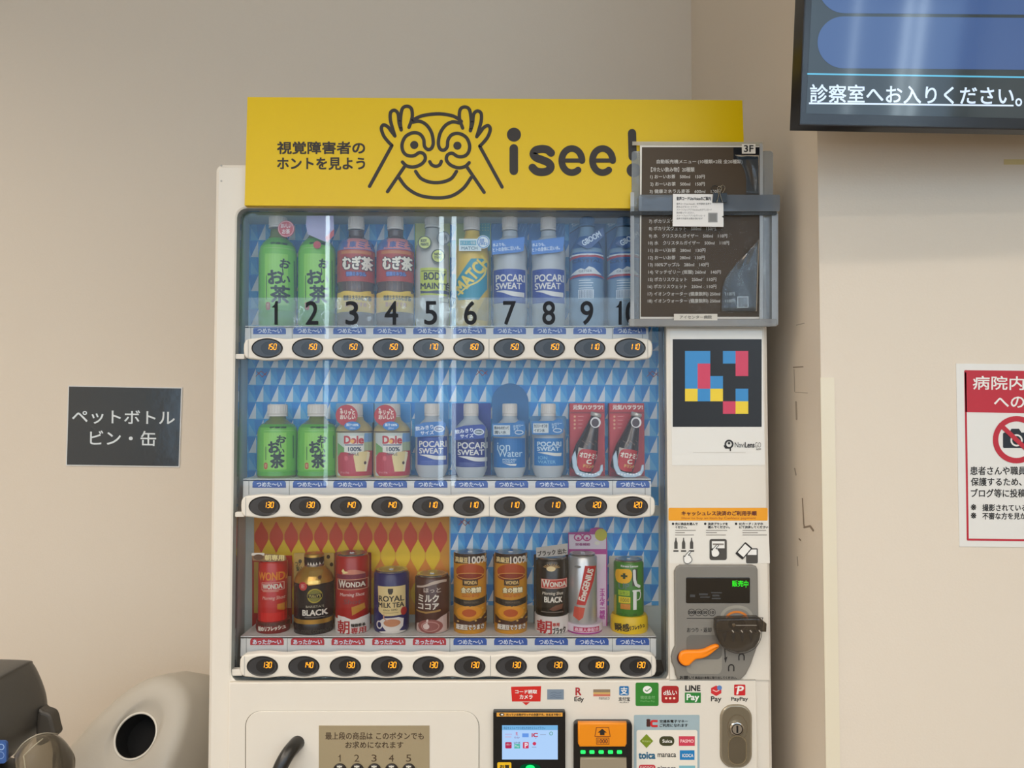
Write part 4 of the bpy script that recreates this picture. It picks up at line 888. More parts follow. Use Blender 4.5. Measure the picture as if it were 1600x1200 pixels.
def band7(t):
    b = MB(); BB = mat((52, 122, 204), .4); b.slab([(769, 376), (820, 370), (818, 392), (811, 394), (769, 398)], 1.4355, 1.4365, BB); P = Plane(1.4355)
    b.say(P, '水よりも、', 770, 379.5, 790, 385, mat((206, 224, 246), .5), 1, bold=.25, rot=-3); b.say(P, 'ヒトの身体に近い水。', 770, 385.5, 813, 392, mat((206, 224, 246), .5), 1, bold=.25, rot=-5); b.slab(rr(785, 382, 789, 386), 1.4365, 1.452, BB); b.build('slogan_tag', t, 'slanted blue slogan tag')
t7 = sport(797, 0, 'big sports drink bottle with navy label and slanted blue tag behind numeral 7', mat((58, 128, 196), .4), rr(768, 338, 824, 509, 2), (36, 66, 158), band7, (771, 821, 420, 473))
dup(t7, 60.5 / F * YC, 'big sports drink bottle with navy label and slanted blue tag behind numeral 8')
def wave(b, c): b.draw(c, line(spline([(776, 405), (785, 402), (795, 403), (806, 400)], 4), .8), mat((150, 158, 166), .4), 1)

# -- mineral water (9, 10)
cx = 917; t = drink('water_bottle', cx, 0, 'clear mineral water bottle with red-striped blue label behind numeral 9', 'water bottle')
WB = mat((124, 156, 184), .22); DB = mat((24, 90, 156), .4); RS = mat((176, 54, 66), .4); MT = mat((216, 224, 226), .4)
def dec(b, P):
    b.draw(P, ng([(890, 338), (929, 338), (890, 364)]), mat((82, 142, 190), .4), 1); b.say(P, '天然水', 892, 344, 905, 353, mat((190, 214, 230), .5), 2, bold=.25, rot=-28); b.draw(P, line([(890, 365), (930, 339), (948, 339)], 1.2), mat((24, 62, 110), .4), 2)
backcard(t, rr(889, 337, 948, 509, 2), mat((44, 112, 176), .4), dec)
def dec(b, c):
    b.draw(c, rect(890, 393, 944, 434), DB, 1); b.draw(c, ng(spline([(890, 400), (905, 398), (930, 397.5), (945, 400)], 4) + [(945, 402.5), (930, 401), (905, 401.5), (890, 404)]), RS, 2); b.draw(c, rect(890, 396, 944, 398.4), MT, 2)
    b.say(c, 'CRYSTAL', 896, 404.5, 939, 409.5, mat((20, 60, 104), .5), 3, bold=.3)
    b.draw(c, ng([(892, 428), (902, 421), (908, 418.5), (914, 421), (920, 416), (928, 418), (935, 424), (941, 428)]), MT, 2); b.say(c, 'GEYSER', 905, 421.5, 925, 425, mat((80, 100, 120), .5), 3)
    b.draw(c, ng([(889, 431), (905, 428), (930, 427.5), (945, 431), (945, 433), (930, 430.5), (905, 431.5), (889, 434)]), RS, 3)
    for y_, w_ in ((437, 18), (441, 22), (445, 20), (449, 22)): b.draw(c, rect(905, y_, 905 + w_, y_ + 1.2), mat((206, 218, 226), .4), 1)
    b.draw(c, rect(904, 452, 928, 466), mat((206, 218, 228), .35), 1)
    for k in range(9): b.draw(c, rect(906 + k * 2.3, 453, 907 + k * 2.3, 465), mat((110, 130, 150), .4), 2)
    b.draw(c, rect(904, 469, 928, 470.5), mat((110, 130, 150), .4), 1)
body(t, cx, [(350, 11, WB), (358, 12, WB), (366, 15, DB), (376, 21, DB), (386, 25, WB), (393, 26.5, WB), (434, 26.5, WB), (450, 26, WB), (456, 26.7, WB), (468, 26, WB), (474, 26.7, WB), (500, 26, WB), (511, 24.5, WB)], 0, dec); cap(t, cx, 338, 352, 11.5, mat((60, 110, 160), .4))
b = MB(); TG = mat((20, 74, 136), .4); b.slab([(902, 381), (906, 377), (942, 356), (944, 368), (925, 386), (918, 389)], 1.4375, 1.4385, TG); P = Plane(1.4375); b.say(P, 'GBOOM', 908, 368.5, 940, 377, mat((206, 222, 236), .5), 1, bold=.35, rot=-30); b.slab(rr(920, 372, 924, 376), 1.4385, 1.455, TG); b.build('price_tag', t, 'dark blue slanted tag'); t9 = t
dup(t9, 58.5 / F * YC, 'clear mineral water bottle half hidden by the document pouch, behind numeral 10')

# -- apple juice
cx = 554; t = drink('juice_bottle', cx, 1, 'apple juice bottle with red round badge beside a green tea bottle', 'juice bottle')
def dec(b, P): b.draw(P, rect(567, 631, 584, 660), mat((60, 146, 212), .4), 1)
backcard(t, rr(525, 630, 585, 747, 2), mat((126, 172, 206), .4), dec)
JU = mat((196, 176, 120), .3); LBW = mat((206, 214, 206), .4); AP = mat((190, 52, 66), .35)
def dec(b, c):
    b.draw(c, rect(525, 676.5, 583, 744), LBW, 1); b.draw(c, ng([(568, 677), (583, 677), (583, 690), (566, 692)]), mat((120, 164, 210), .4), 2); b.draw(c, ng([(526, 692), (538, 700), (538, 712), (526, 712)]), mat((120, 170, 96), .4), 2); b.draw(c, ng([(567, 690), (583, 692), (583, 712), (567, 712)]), mat((176, 190, 150), .4), 2)
    b.draw(c, ng([(526.5, 714), (532, 707), (542, 706.5), (550, 709), (560, 708), (570, 704.5), (578, 705), (582, 712), (582, 738), (576, 744), (532, 744), (527, 738)]), AP, 3)
    b.draw(c, ng([(538, 681), (567, 681), (567, 704), (562, 712), (538, 706)]), mat((236, 232, 220), .4), 4)
    b.draw(c, ng([(552, 712), (561, 706), (572, 705.5), (574, 712), (569.5, 737), (556, 737)]), mat((236, 214, 150), .4), 5); b.draw(c, ng([(571, 706), (574, 707), (570, 737), (567.5, 737)]), mat((240, 226, 190), .4), 6); b.draw(c, ell(568, 723.5, 1.6, 2.6, n=10), mat((80, 44, 34), .4), 7)
    b.say(c, 'Dole', 538.5, 681.5, 566, 693, mat((198, 40, 48), .4), 6, bold=.75); b.draw(c, ell(550.5, 689.5, 3), mat((250, 190, 90), .4), 7); b.draw(c, rect(539, 694.5, 565.5, 696), mat((60, 50, 110), .4), 6); b.say(c, '100%', 544.5, 698.5, 563, 705, mat((44, 60, 84), .4), 6, bold=.3); b.say(c, 'APPLE', 544, 707, 560, 711.5, mat((60, 60, 70), .4), 6)
    b.say(c, 'アップル', 532, 737, 546, 740.5, mat((232, 200, 196), .4), 6); b.draw(c, ell(541, 716, 3, 4), mat((214, 92, 104), .3), 4)
body(t, cx, [(651, 13, JU), (657, 15, JU), (663, 22, JU), (669, 27, JU), (674, 28.5, mat((100, 84, 66), .3)), (676, 28.5, JU), (740, 28.5, JU), (748, 27, JU)], 1, dec); cap(t, cx, 631, 653, 13)
b = MB(); P = Plane(1.4325 + .0008); y_ = P.p.y; b.slab(ellp(541.5, 649, 17.2, 16.6), y_, y_ + .001, mat((190, 36, 44), .4)); b.say(P, 'キリッと\nおいしい', 531.5, 641, 555, 655, mat((246, 226, 210), .5), 1, bold=.45); b.draw(P, ell(533, 639.5, 1.6, n=10), PAPER, 1); b.draw(P, ell(549, 640, 1.4, n=10), PAPER, 1); b.slab(rr(550, 646, 554, 650), y_ + .001, 1.465, mat((190, 36, 44), .4))
b.slab(ellp(550.5, 665.5, 12.5, 7), y_ - .001, y_ - .0002, mat((44, 130, 206), .4)); P = Plane(y_ - .001); b.say(P, '果汁100%', 541, 661.5, 560, 666, mat((220, 238, 250), .5), 1, bold=.25); b.say(P, '280ml', 546, 667.5, 555, 670.5, mat((220, 238, 250), .5), 1); b.build('round_badge', t, 'round red badge with a small blue oval'); t13 = t
dup(t13, 58.5 / F * YC, 'apple juice bottle with red round badge beside a light blue sports drink')

# -- small sports drinks
def size_tag(cx, y, col, edge):
    def f(t):
        b = MB(); m = mat(col, .4); b.slab([(cx - 27, y + 1), (cx - 12, y - 4), (cx + 17, y - 6), (cx + 22, y - 2), (cx + 19, y + 16), (cx - 27, y + 19)], 1.4365, 1.4375, m); P = Plane(1.4365)
        W_ = mat((226, 234, 246), .5); b.say(P, '飲みきり', cx - 26, y + 1, cx + 2, y + 7.5, W_, 1, bold=.3, rot=-7); b.say(P, 'サイズ', cx - 18, y + 9, cx + 3, y + 15, W_, 1, bold=.3, rot=-3); b.draw(P, ell(cx + 11, y + 6, 8.5, 5.2), W_, 1); b.draw(P, ell(cx + 11, y + 6, 6.5, 3.6), mat(edge, .5), 2); b.say(P, '250ml', cx + 6, y + 4.5, cx + 16, y + 7.5, W_, 3, bold=.2)
        b.slab(rr(cx - 2, y + 4, cx + 2, y + 8), 1.4375, 1.455, m); b.build('size_tag', t, 'slanted size tag')
    return f
sport(675, 1, 'small sports drink bottle with light blue backing card', mat((66, 142, 202), .4), rr(648, 629, 701, 747, 2), (44, 78, 168), size_tag(675, 664, (52, 122, 196), (120, 130, 170)), (651, 697, 682, 727))
sport(736, 1, 'small sports drink bottle with dark navy backing card', mat((18, 54, 150), .4), rr(706, 630, 767, 747, 2), (14, 34, 128), size_tag(737, 669, (20, 62, 160), (90, 110, 120)), (711, 762, 684, 730))
def t_ion(b, c):
    W_ = mat((196, 222, 236), .4); b.say(c, 'ion', 777, 692, 797, 704, W_, 2, bold=.15); b.say(c, 'Water', 778, 703, 816, 714, W_, 2, bold=.15); b.say(c, 'POCARI\nSWEAT', 785.5, 717, 806, 723.5, W_, 2, bold=.1); b.draw(c, ng([(787, 724), (797, 725), (807, 725), (806, 728), (797, 727.5)]), mat((232, 232, 226), .4), 2)
def g_tag(x0, y0, w_, txt, circ):
    def f(t):
        b = MB(); m = mat((28, 118, 186), .4); b.slab([(x0 - 2, y0 - 3), (x0 + w_ - 6, y0 - 4), (x0 + w_, y0 - 8), (x0 + w_ + 8, y0 - 6), (x0 + w_ + 9, y0 + 14), (x0 + w_ + 2, y0 + 18), (x0 + 8, y0 + 18), (x0 - 2, y0 + 17)], 1.4365, 1.4375, m); P = Plane(1.4365)
        b.draw(P, rect(x0, y0, x0 + w_ - 14, y0 + 15), mat((214, 220, 220), .4), 1); q = txt.split('|')
        b.say(P, q[0], x0 + 1.5, y0 + 1.5, x0 + w_ - 16, y0 + 6.5, mat((60, 80, 96), .5), 2, bold=.2); b.say(P, q[1], x0 + 1.5, y0 + 8.5, x0 + w_ - 20, y0 + 13.5, mat((60, 80, 96), .5), 2, bold=.2)
        b.draw(P, ell(x0 + w_ - 1, y0 + 5, 11, 10.5), m, 2); b.say(P, 'カロリー\nオフ', x0 + w_ - 9, y0 - 1, x0 + w_ + 7, y0 + 7, mat((200, 226, 240), .5), 3, bold=.2, rot=-8); b.draw(P, annulus(x0 + w_, y0 + 11, 7, 3.6, 1.3), mat((214, 226, 232), .4), 3)
        b.slab(rr(x0 + 20, y0 + 6, x0 + 24, y0 + 10), 1.4375, 1.455, m); b.build('slogan_tag', t, 'white and blue slogan tag')
    return f
arch = [(769, 747), (769, 640)] + [(797 + 29 * math.cos(R(a)), 630 + 31 * math.sin(R(a))) for a in range(190, 351, 10)] + [(826, 640), (826, 747)]
sport(796.5, 1, 'small drink bottle with thin white lettering before an arched teal card', mat((14, 108, 168), .4), arch, (16, 112, 182), g_tag(771, 664.5, 40, '飲みものだって|潤い水', 1), (771, 823, 685, 731), t_ion)
def t_ion2(b, c):
    W_ = mat((206, 226, 238), .4); b.say(c, 'POCARI', 840, 690.5, 877, 697.5, W_, 2, bold=.4); b.say(c, 'SWEAT', 840, 698.5, 874, 704.5, W_, 2, bold=.4); b.draw(c, ng(spline([(841, 707), (855, 706.5), (868, 708), (878, 708)], 4) + spline([(877, 713), (866, 712.5), (852, 709.5), (841, 707.5)], 4)), mat((232, 230, 222), .4), 2)
    b.say(c, 'ION\nWATER', 841, 713, 868, 724.5, mat((130, 190, 222), .4), 2, bold=.1)
sport(856.5, 1, 'small bottle with bright blue label and pale tag beside the red boxes', mat((92, 150, 196), .4), rr(828, 650, 885, 747, 4), (24, 120, 190), g_tag(833, 661.5, 38, 'カロリーオフの|イオン水', 1), (832, 881, 685, 728), t_ion2)

# -- brown vitamin drink in a red box card
cx = 917; t = drink('vitamin_drink_box', cx, 1, 'red box card with tilted brown bottle, second from right on the middle shelf', 'drink display')
RB = mat((196, 30, 34), .4); ZB = ZROW[1]
b = MB(); zt_ = Plane(1.49)(917, 630).z; xa, xb = Plane(1.49)(890.5, 700).x, Plane(1.49)(945, 700).x
b.box(xa, xb, 1.4905, 1.5165, ZB + .0003, zt_, RB); P = Plane(1.4905); b.draw(P, rect(891, 643.5, 944.5, 646), mat((150, 20, 24), .4), 1)
b.say(P, '元気ハツラツ!', 895.5, 632.5, 942, 640, mat((244, 226, 216), .5), 1, bold=.55); b.draw(P, ng([(892, 648), (920, 648), (914, 690), (892, 735)]), mat((204, 52, 56), .4), 1)
for k in range(4): b.draw(P, rect(903, 650 + 6 * k, 912 - k, 651 + 6 * k), mat((230, 150, 140), .4), 2); b.draw(P, ell(898, 651 + 6 * k, 1.8, n=10), mat((236, 170, 130), .4), 2)
b.draw(P, ng([(889 + 3, 738), (944, 738), (944, 746), (892, 746)]), mat((164, 20, 26), .4), 2); b.build('red_box', t)
# bottle leans to the right on the box front, ice ring under it
BRW = mat((56, 36, 26), .15, spec=.7); TIN = mat((206, 198, 186), .3, .35)
a0 = Plane(1.466)(907, 746); a1 = Plane(1.466)(932, 645); a0.z = ZB + .012; axis = (a1 - a0); L_ = axis.length; ax = axis.normalized(); sx = ax.cross(Vector((0, -1, 0))).normalized(); fy = Vector((0, -1, 0))
def leanlathe(mb, prof, m, seg=32):
    v = []; f = []
    for h_, r_ in prof: v += [a0 + ax * (h_ * L_) + (sx * math.cos(2 * math.pi * k / seg) + fy * math.sin(2 * math.pi * k / seg)) * (r_ / F * YC) for k in range(seg)]
    for i in range(len(prof) - 1): f += [(i * seg + k, i * seg + (k + 1) % seg, (i + 1) * seg + (k + 1) % seg, (i + 1) * seg + k) for k in range(seg)]
    f += [list(range(seg))[::-1], [len(v) - seg + k for k in range(seg)]]; mb.add(v, f, m, True)
b = MB(); leanlathe(b, [(0, 15), (.03, 18), (.30, 18.8), (.40, 18), (.52, 15), (.66, 12), (.78, 9.5), (.88, 7.5), (.93, 7)], BRW)
class Lean:
    curved = True; cuts = [640 + 3 * k for k in range(40)]
    def __init__(s): s.pl = Plane(1.45)
    def __call__(s, px, py, layer=0):
        q = s.pl(px, py); d = q - a0; h_ = d.dot(ax) / L_; u = d.dot(sx); r_ = None
        P_ = [(-1, 15), (.03, 18), (.30, 18.8), (.40, 18), (.52, 15), (.66, 12), (.78, 9.5), (.88, 7.5), (2, 7)]
        for (h0, r0), (h1, r1) in zip(P_, P_[1:]):
            if h0 <= h_ <= h1: r_ = (r0 + (r1 - r0) * (h_ - h0) / (h1 - h0)) / F * YC
        u = max(-r_ * .999, min(r_ * .999, u)); o = a0 + ax * (h_ * L_) + sx * u + fy * (math.sqrt(r_ * r_ - u * u) + layer * EPS); return o
LS = Lean()
b.draw(LS, ng([(904, 699), (940, 706), (939, 737), (930, 736), (908, 733), (901, 722)]), mat((206, 190, 176), .4), 1); b.draw(LS, ng(spline([(907, 703), (920, 702), (936, 707), (939, 720), (934, 735), (918, 737), (904, 732), (902, 716)], 4, True)), mat((196, 26, 28), .4), 2)
b.say(LS, 'オロナミン', 905.5, 708, 935.5, 716, mat((246, 232, 216), .4), 3, bold=.5, rot=9); b.say(LS, 'C', 916, 718, 923.5, 724.5, mat((246, 232, 216), .4), 3, bold=.7); b.say(LS, 'ドリンク', 911, 726, 928, 731, mat((230, 200, 110), .4), 3, bold=.3, rot=9)
for k in range(5): b.draw(LS, line([(910 + 5 * k, 689 + (k % 2) * 4), (913 + 5 * k, 691 + (k % 2) * 4)], 1.1), mat((120, 90, 66), .3), 1)
b.build('brown_bottle', t)
b = MB(); leanlathe(b, [(.93, 7.4), (.94, 8.6), (.985, 8.6), (1.0, 7.6)], TIN); P = Plane(1.4515); b.slab([*ellp(930.5, 660, 8.2, 8.4)], 1.4515, 1.4535, mat((214, 204, 196), .3, .4)); b.draw(P, ell(930, 660.5, 5.8, 6.4), mat((70, 40, 44), .4), 1); b.build('pull_cap', t, 'silver pull-ring cap')
b = MB(); ICE = mat((186, 208, 222), .15)
ip = [(893.5, 714), (899, 704), (901, 716), (902, 727), (906, 736), (918, 740), (930, 740), (937, 735), (939, 727), (942, 726), (942.5, 735), (938, 743), (928, 746), (912, 746), (900, 741), (895, 730)]
b.slab(ip, 1.4445, 1.4500, ICE, bev=.002)
P = Plane(1.4445)
for i in range(8): b.draw(P, ell(903 + i * 4.6, 740 + (i % 3), 1.7, 1.3, n=8), mat((236, 242, 246), .1), 1)
b.build('ice_ring', t, 'pale blue ice ring'); t19 = t
dup(t19, 62.5 / F * YC, 'red box card with tilted brown bottle at the right end of the middle shelf')

# -- bottom row
def can(cx, y0, yb, hw, m, rim=SILV, lidm=None, ped=2.2):
    return [(y0, hw - ped - 1, rim), (y0 + 1.2, hw - ped, rim), (y0 + 2.6, hw - ped - .3, m), (y0 + 6, hw, m), (yb - 5, hw, m), (yb - 2, hw - 1.2, rim), (yb, hw - 2.4, rim)]
def lid(t, c):                     # recessed top with a pull tab
    b = MB(); z = c.prof[0][0]; r_ = c.prof[0][1]; q = [(c.cx + r_ * math.cos(2 * math.pi * k / 32), YC + r_ * math.sin(2 * math.pi * k / 32), z + .0004) for k in range(32)]; s_ = [(c.cx + .82 * r_ * math.cos(2 * math.pi * k / 32), YC + .82 * r_ * math.sin(2 * math.pi * k / 32), z + .0002) for k in range(32)]
    b.add(q + s_, [(i, (i + 1) % 32, 32 + (i + 1) % 32, 32 + i) for i in range(32)], SILV, True); b.add(s_, [list(range(32))], mat((150, 146, 140), .3, .8)); b.box(c.cx - .004, c.cx + .004, YC - .006, YC + .004, z + .0003, z + .0016, SILV); b.build('lid', t)
IV = mat((232, 222, 206), .45)
# 1 red slim can
cx = 427; t = drink('coffee_can', cx, 2, 'slim red coffee can in dark red base, leftmost on the bottom shelf', 'coffee can')
RC = mat((190, 26, 28), .3); def_ = None
def dec(b, P):
    b.draw(P, rect(397, 878, 404, 958), mat((186, 150, 60), .4), 1); b.draw(P, rect(444, 900, 455, 950), mat((214, 160, 120), .4), 1)
backcard(t, rr(394, 868, 456, 992), mat((170, 26, 24), .4), dec)
def dec(b, c):
    b.draw(c, rect(406, 898, 448, 903), mat((206, 48, 44), .3), 1); b.say(c, 'WONDA', 403, 894.5, 449, 907, mat((226, 140, 40), .4), 2, bold=.4); b.draw(c, line(rr(408.5, 911, 440, 922.5), .8, True), mat((232, 190, 170), .4), 1); b.say(c, 'WONDA', 410.5, 913, 438, 920.5, IV, 2, bold=.4)
    b.draw(c, rect(410, 924, 434, 925), mat((226, 170, 150), .4), 1); b.say(c, 'Morning Shot', 410, 932, 441, 939, mat((240, 200, 180), .4), 2, shear=.2); b.draw(c, ng([(432, 945), (444, 944), (445, 953), (440, 956), (432, 953)]), mat((206, 130, 40), .4), 1); b.draw(c, rect(407, 958, 446, 972), mat((214, 40, 38), .3), 1)
o, c = body(t, cx, can(cx, 876, 978, 22, RC)[:-2] + [(978, 22, RC), (992, 21, RC)], 2, dec, 'can_body'); lid(t, c)
b = MB(); P = Plane(1.4475); b.slab([(393, 864), (412, 865), (446, 868), (446, 876), (440, 877), (395, 876)], 1.4475, 1.4487, mat((150, 112, 70), .4)); b.draw(P, rect(393, 864, 413, 868), IV, 1); b.draw(P, ell(404, 870.5, 8, 4.5), mat((96, 60, 34), .4), 2); b.say(P, '朝専用', 414, 867, 444, 875.5, mat((240, 222, 150), .4), 2, bold=.4); b.slab(rr(418, 870, 422, 875), 1.4487, 1.47, mat((150, 112, 70), .4)); b.build('top_tag', t, 'brown tag over the can top')
b = MB(); BS = mat((124, 26, 28), .4); c2 = Cyl(cx, [(973, 25, BS), (985, 26, BS), (992, 24.5, BS)], YC, ZROW[2] + .0003); b.lathe(c2, 40); b.draw(c2, ng([(400, 952 + 22), (455, 974), (455, 980), (400, 978)]), mat((86, 40, 30), .4), 1); b.say(c2, '朝のリフレッシュ', 402, 979, 442, 986, IV, 2, bold=.4, rot=-3)
b.build('base_sleeve', t, 'dark red sleeve with white lettering')
for i, (x, y) in enumerate(((447, 948), (451, 956), (446, 963), (441, 970))): pass
# 2 black and gold bottle can
cx = 491; t = drink('bottle_can', cx, 2, 'black and gold coffee bottle can with a screw cap', 'coffee bottle')
def dec(b, P):
    for x, y in ((513, 870), (518, 882), (469, 877)): b.draw(P, ell(x, y, 2.8, 3.2, n=12), mat((60, 40, 22), .4), 1)
    b.say(P, 'コク\n深い', 462, 877, 471, 892, mat((60, 56, 30), .5), 1, bold=.3, rot=-12)
backcard(t, rr(459, 864, 522, 992, 2), mat((214, 178, 96), .4), dec)
BKC = mat((24, 22, 30), .25); GD2 = mat((196, 150, 66), .3, .6)
def dec(b, c):
    b.draw(c, ell(473, 916.5, 6.8), mat((190, 44, 48), .4), 2); b.say(c, '新', 470, 913, 476, 920, mat((236, 190, 180), .4), 3)
    b.draw(c, annulus(491, 931.5, 11.3, 11.3, 2.2), mat((176, 160, 60), .35, .4), 1); b.draw(c, ell(491, 931.5, 8.8), mat((120, 116, 40), .4), 1); b.draw(c, rect(480.5, 928.5, 501.5, 934.5), BKC, 2); b.say(c, "TULLY'S", 482.5, 929.5, 499.5, 933.5, mat((190, 176, 90), .4), 3, bold=.2)
    b.say(c, 'BARISTA’S', 478, 946.5, 504, 950, mat((176, 166, 140), .4), 2); b.say(c, 'BLACK', 472.5, 953.5, 508.5, 962, IV, 2, bold=.5); b.draw(c, rect(476, 964.5, 505, 965.5), mat((110, 104, 100), .4), 2)
    b.draw(c, ng([(481, 894), (500, 894), (499, 914), (481, 915)]), mat((236, 192, 104), .25, .7), 1); b.draw(c, ell(497.5, 903.5, 2.6, n=12), mat((70, 30, 18), .4), 2); b.say(c, 'COFFEE COMPANY', 470, 985, 512, 990, mat((70, 68, 60), .4), 2)
body(t, cx, [(883, 14, SILV), (888, 15, SILV), (889.5, 14.5, GD2), (895, 20, GD2), (902, 26, GD2), (908, 29, GD2), (913, 30, BKC), (966, 30, BKC), (969, 29.5, GD2), (976, 29.5, BKC), (979, 30.3, BKC), (992, 29.5, BKC)], 2, dec, 'can_body')
c = Cyl(cx, [(866.5, 13.5, GOLD), (868, 15, GOLD), (871.5, 15.2, BKC), (880, 15.2, BKC), (884, 14.5, BKC)], YC); b = MB(); b.lathe(c, 36)
for k in range(6): b.draw(c, ng([(480 + k * 4.2, 883), (481.5 + k * 4.2, 878.5), (483 + k * 4.2, 883)]), IV, 1)
b.build('cap', t, 'gold topped black screw cap')
# 3 red can with white base
def wonda(cx, label, bodyc, cardm, frame, txt, y0=866, yb=992):
    t = drink('coffee_can', cx, 2, label, 'coffee can'); return t
cx = 551; t = drink('coffee_can', cx, 2, 'red coffee can with a white sleeve bearing a big red character', 'coffee can')
backcard(t, rr(523, 863, 580, 992, 2), mat((140, 22, 24), .4)); RC2 = mat((166, 22, 26), .3)
def dec(b, c):
    b.draw(c, rect(524, 898, 578, 905), mat((120, 34, 60), .4), 1); b.draw(c, rect(526, 905.5, 572.5, 922), mat((110, 16, 20), .4), 1); b.draw(c, line(rr(526.5, 906, 571, 921.5), .9, True), mat((226, 170, 140), .4), 2); b.say(c, 'W', 529, 907, 540, 918.5, IV, 3, bold=.4); b.say(c, 'ONDA', 540.5, 910, 568, 917.5, IV, 3, bold=.4)
    b.say(c, 'Morning Shot', 531, 927, 567, 933.5, mat((226, 196, 186), .4), 2, bold=.1, shear=.15); b.say(c, 'Shot', 537, 937, 563, 944, mat((120, 60, 66), .4), 2, shear=.2, bold=.2); b.draw(c, ng([(549, 949), (567, 944), (568, 953), (550, 962)]), mat((190, 130, 40), .4), 2)
    b.draw(c, ng(spline([(534, 895), (545, 891), (551, 890.5), (560, 892), (568, 896)], 4) + [(568, 898), (534, 898)]), mat((214, 140, 120), .3, .3), 1); b.draw(c, ng([(533, 893), (536, 889), (539, 893), (545, 895), (537, 897)]), mat((240, 220, 150), .4), 2)
o, c = body(t, cx, can(cx, 868, 992, 25.5, RC2), 2, dec, 'can_body'); lid(t, c)
b = MB(); SL = mat((226, 216, 206), .4); c2 = Cyl(cx, [(968.5, 26.8, SL), (990, 26.8, SL), (992, 25, SL)], YC, ZROW[2] + .0003); b.lathe(c2, 40); b.draw(c2, ng([(526, 963), (538, 964), (551, 969), (564, 965), (577, 963.5), (577, 970), (526, 970)]), SL, 0)
b.say(c2, '朝', 526.5, 970, 546, 991, mat((176, 26, 32), .4), 2, bold=.5); b.say(c2, '微糖香る', 548.5, 975, 568, 980, INK, 2, bold=.4); b.say(c2, '専用', 548.5, 981, 569, 991, mat((176, 26, 32), .4), 2, bold=.35); b.build('base_sleeve', t, 'white sleeve with a big red character')
# 4 milk tea can
cx = 612; t = drink('milk_tea_can', cx, 2, 'navy and cream milk tea can with a teacup picture', 'tea can')
NV = mat((26, 28, 92), .3)
def dec(b, c):
    b.draw(c, ng([(589.5, 916.5), (631.5, 916.5), (631.5, 953), (626, 962), (600, 963), (591, 956)]), mat((226, 200, 140), .4), 1); b.draw(c, ng([(606, 920), (614, 920), (614, 925), (612, 929), (608, 929), (606, 925)]), mat((44, 40, 36), .4), 2); b.say(c, 'ROYAL', 591.5, 931.5, 629.5, 940, mat((40, 34, 30), .4), 2, bold=.35); b.say(c, 'MILK TEA', 591, 942, 629.5, 949.5, mat((40, 34, 30), .4), 2, bold=.35); b.say(c, 'since 1890', 599, 951.5, 620, 955, mat((60, 50, 40), .4), 2); b.draw(c, rect(598, 957.5, 622, 958.3), mat((150, 124, 84), .4), 2)
    b.draw(c, ell(629, 956.5, 4, 6.5), mat((176, 44, 40), .4), 3); CUPC = mat((226, 216, 206), .4); b.draw(c, ng([(594, 970), (600, 966), (622, 965), (629, 968), (628, 980), (622, 987), (604, 987), (598, 980)]), CUPC, 3); b.draw(c, ell(612, 973.5, 12.5, 6), mat((196, 130, 92), .4), 4); b.draw(c, annulus(592.5, 977, 5, 6.5, 2), CUPC, 3); b.draw(c, ell(612, 988.5, 20, 2.6), CUPC, 2); b.draw(c, line(spline([(600, 961), (600, 966), (605, 970)], 4), 2), mat((200, 150, 130), .4), 4)
o, c = body(t, cx, can(cx, 894.5, 992, 27, NV), 2, dec, 'can_body'); lid(t, c)
# 5 cocoa can
cx = 675.5; t = drink('cocoa_can', cx, 2, 'small brown cocoa can with white lettering and swirl', 'cocoa can'); CO = mat((76, 40, 34), .3)
def dec(b, c):
    b.draw(c, ng(spline([(650, 917), (662, 915), (676, 909), (690, 907), (702, 909)], 4) + [(702, 912), (690, 911), (676, 914), (662, 918), (650, 920)]), mat((196, 176, 160), .4), 1); b.say(c, 'ほっと', 662, 919, 688, 926, mat((206, 190, 176), .4), 2, bold=.2); b.say(c, 'ミルク', 653.5, 929.5, 685, 941, IV, 2, bold=.5); b.say(c, 'ココア', 653, 943.5, 685, 952.5, IV, 2, bold=.5)
    b.draw(c, ng(spline([(649, 954.5), (665, 956), (688, 953)], 4) + [(688, 956), (665, 959), (649, 957)]), mat((170, 130, 70), .4), 1); b.draw(c, ng(spline([(650, 976), (662, 972), (680, 970), (690, 964), (700, 961)], 4) + [(700, 990), (650, 990)]), mat((206, 176, 166), .4), 2); b.draw(c, ell(672, 979, 19, 11), mat((150, 84, 78), .4), 3); b.draw(c, annulus(672, 979, 14, 8, 1.4), mat((196, 140, 130), .4), 4); b.draw(c, ell(666, 979, 5, 4.5), mat((226, 200, 190), .4), 4); b.draw(c, line([(668, 969), (666, 978)], 3), mat((226, 200, 190), .4), 4)
o, c = body(t, cx, can(cx, 901, 992, 26.5, CO), 2, dec, 'can_body'); lid(t, c)
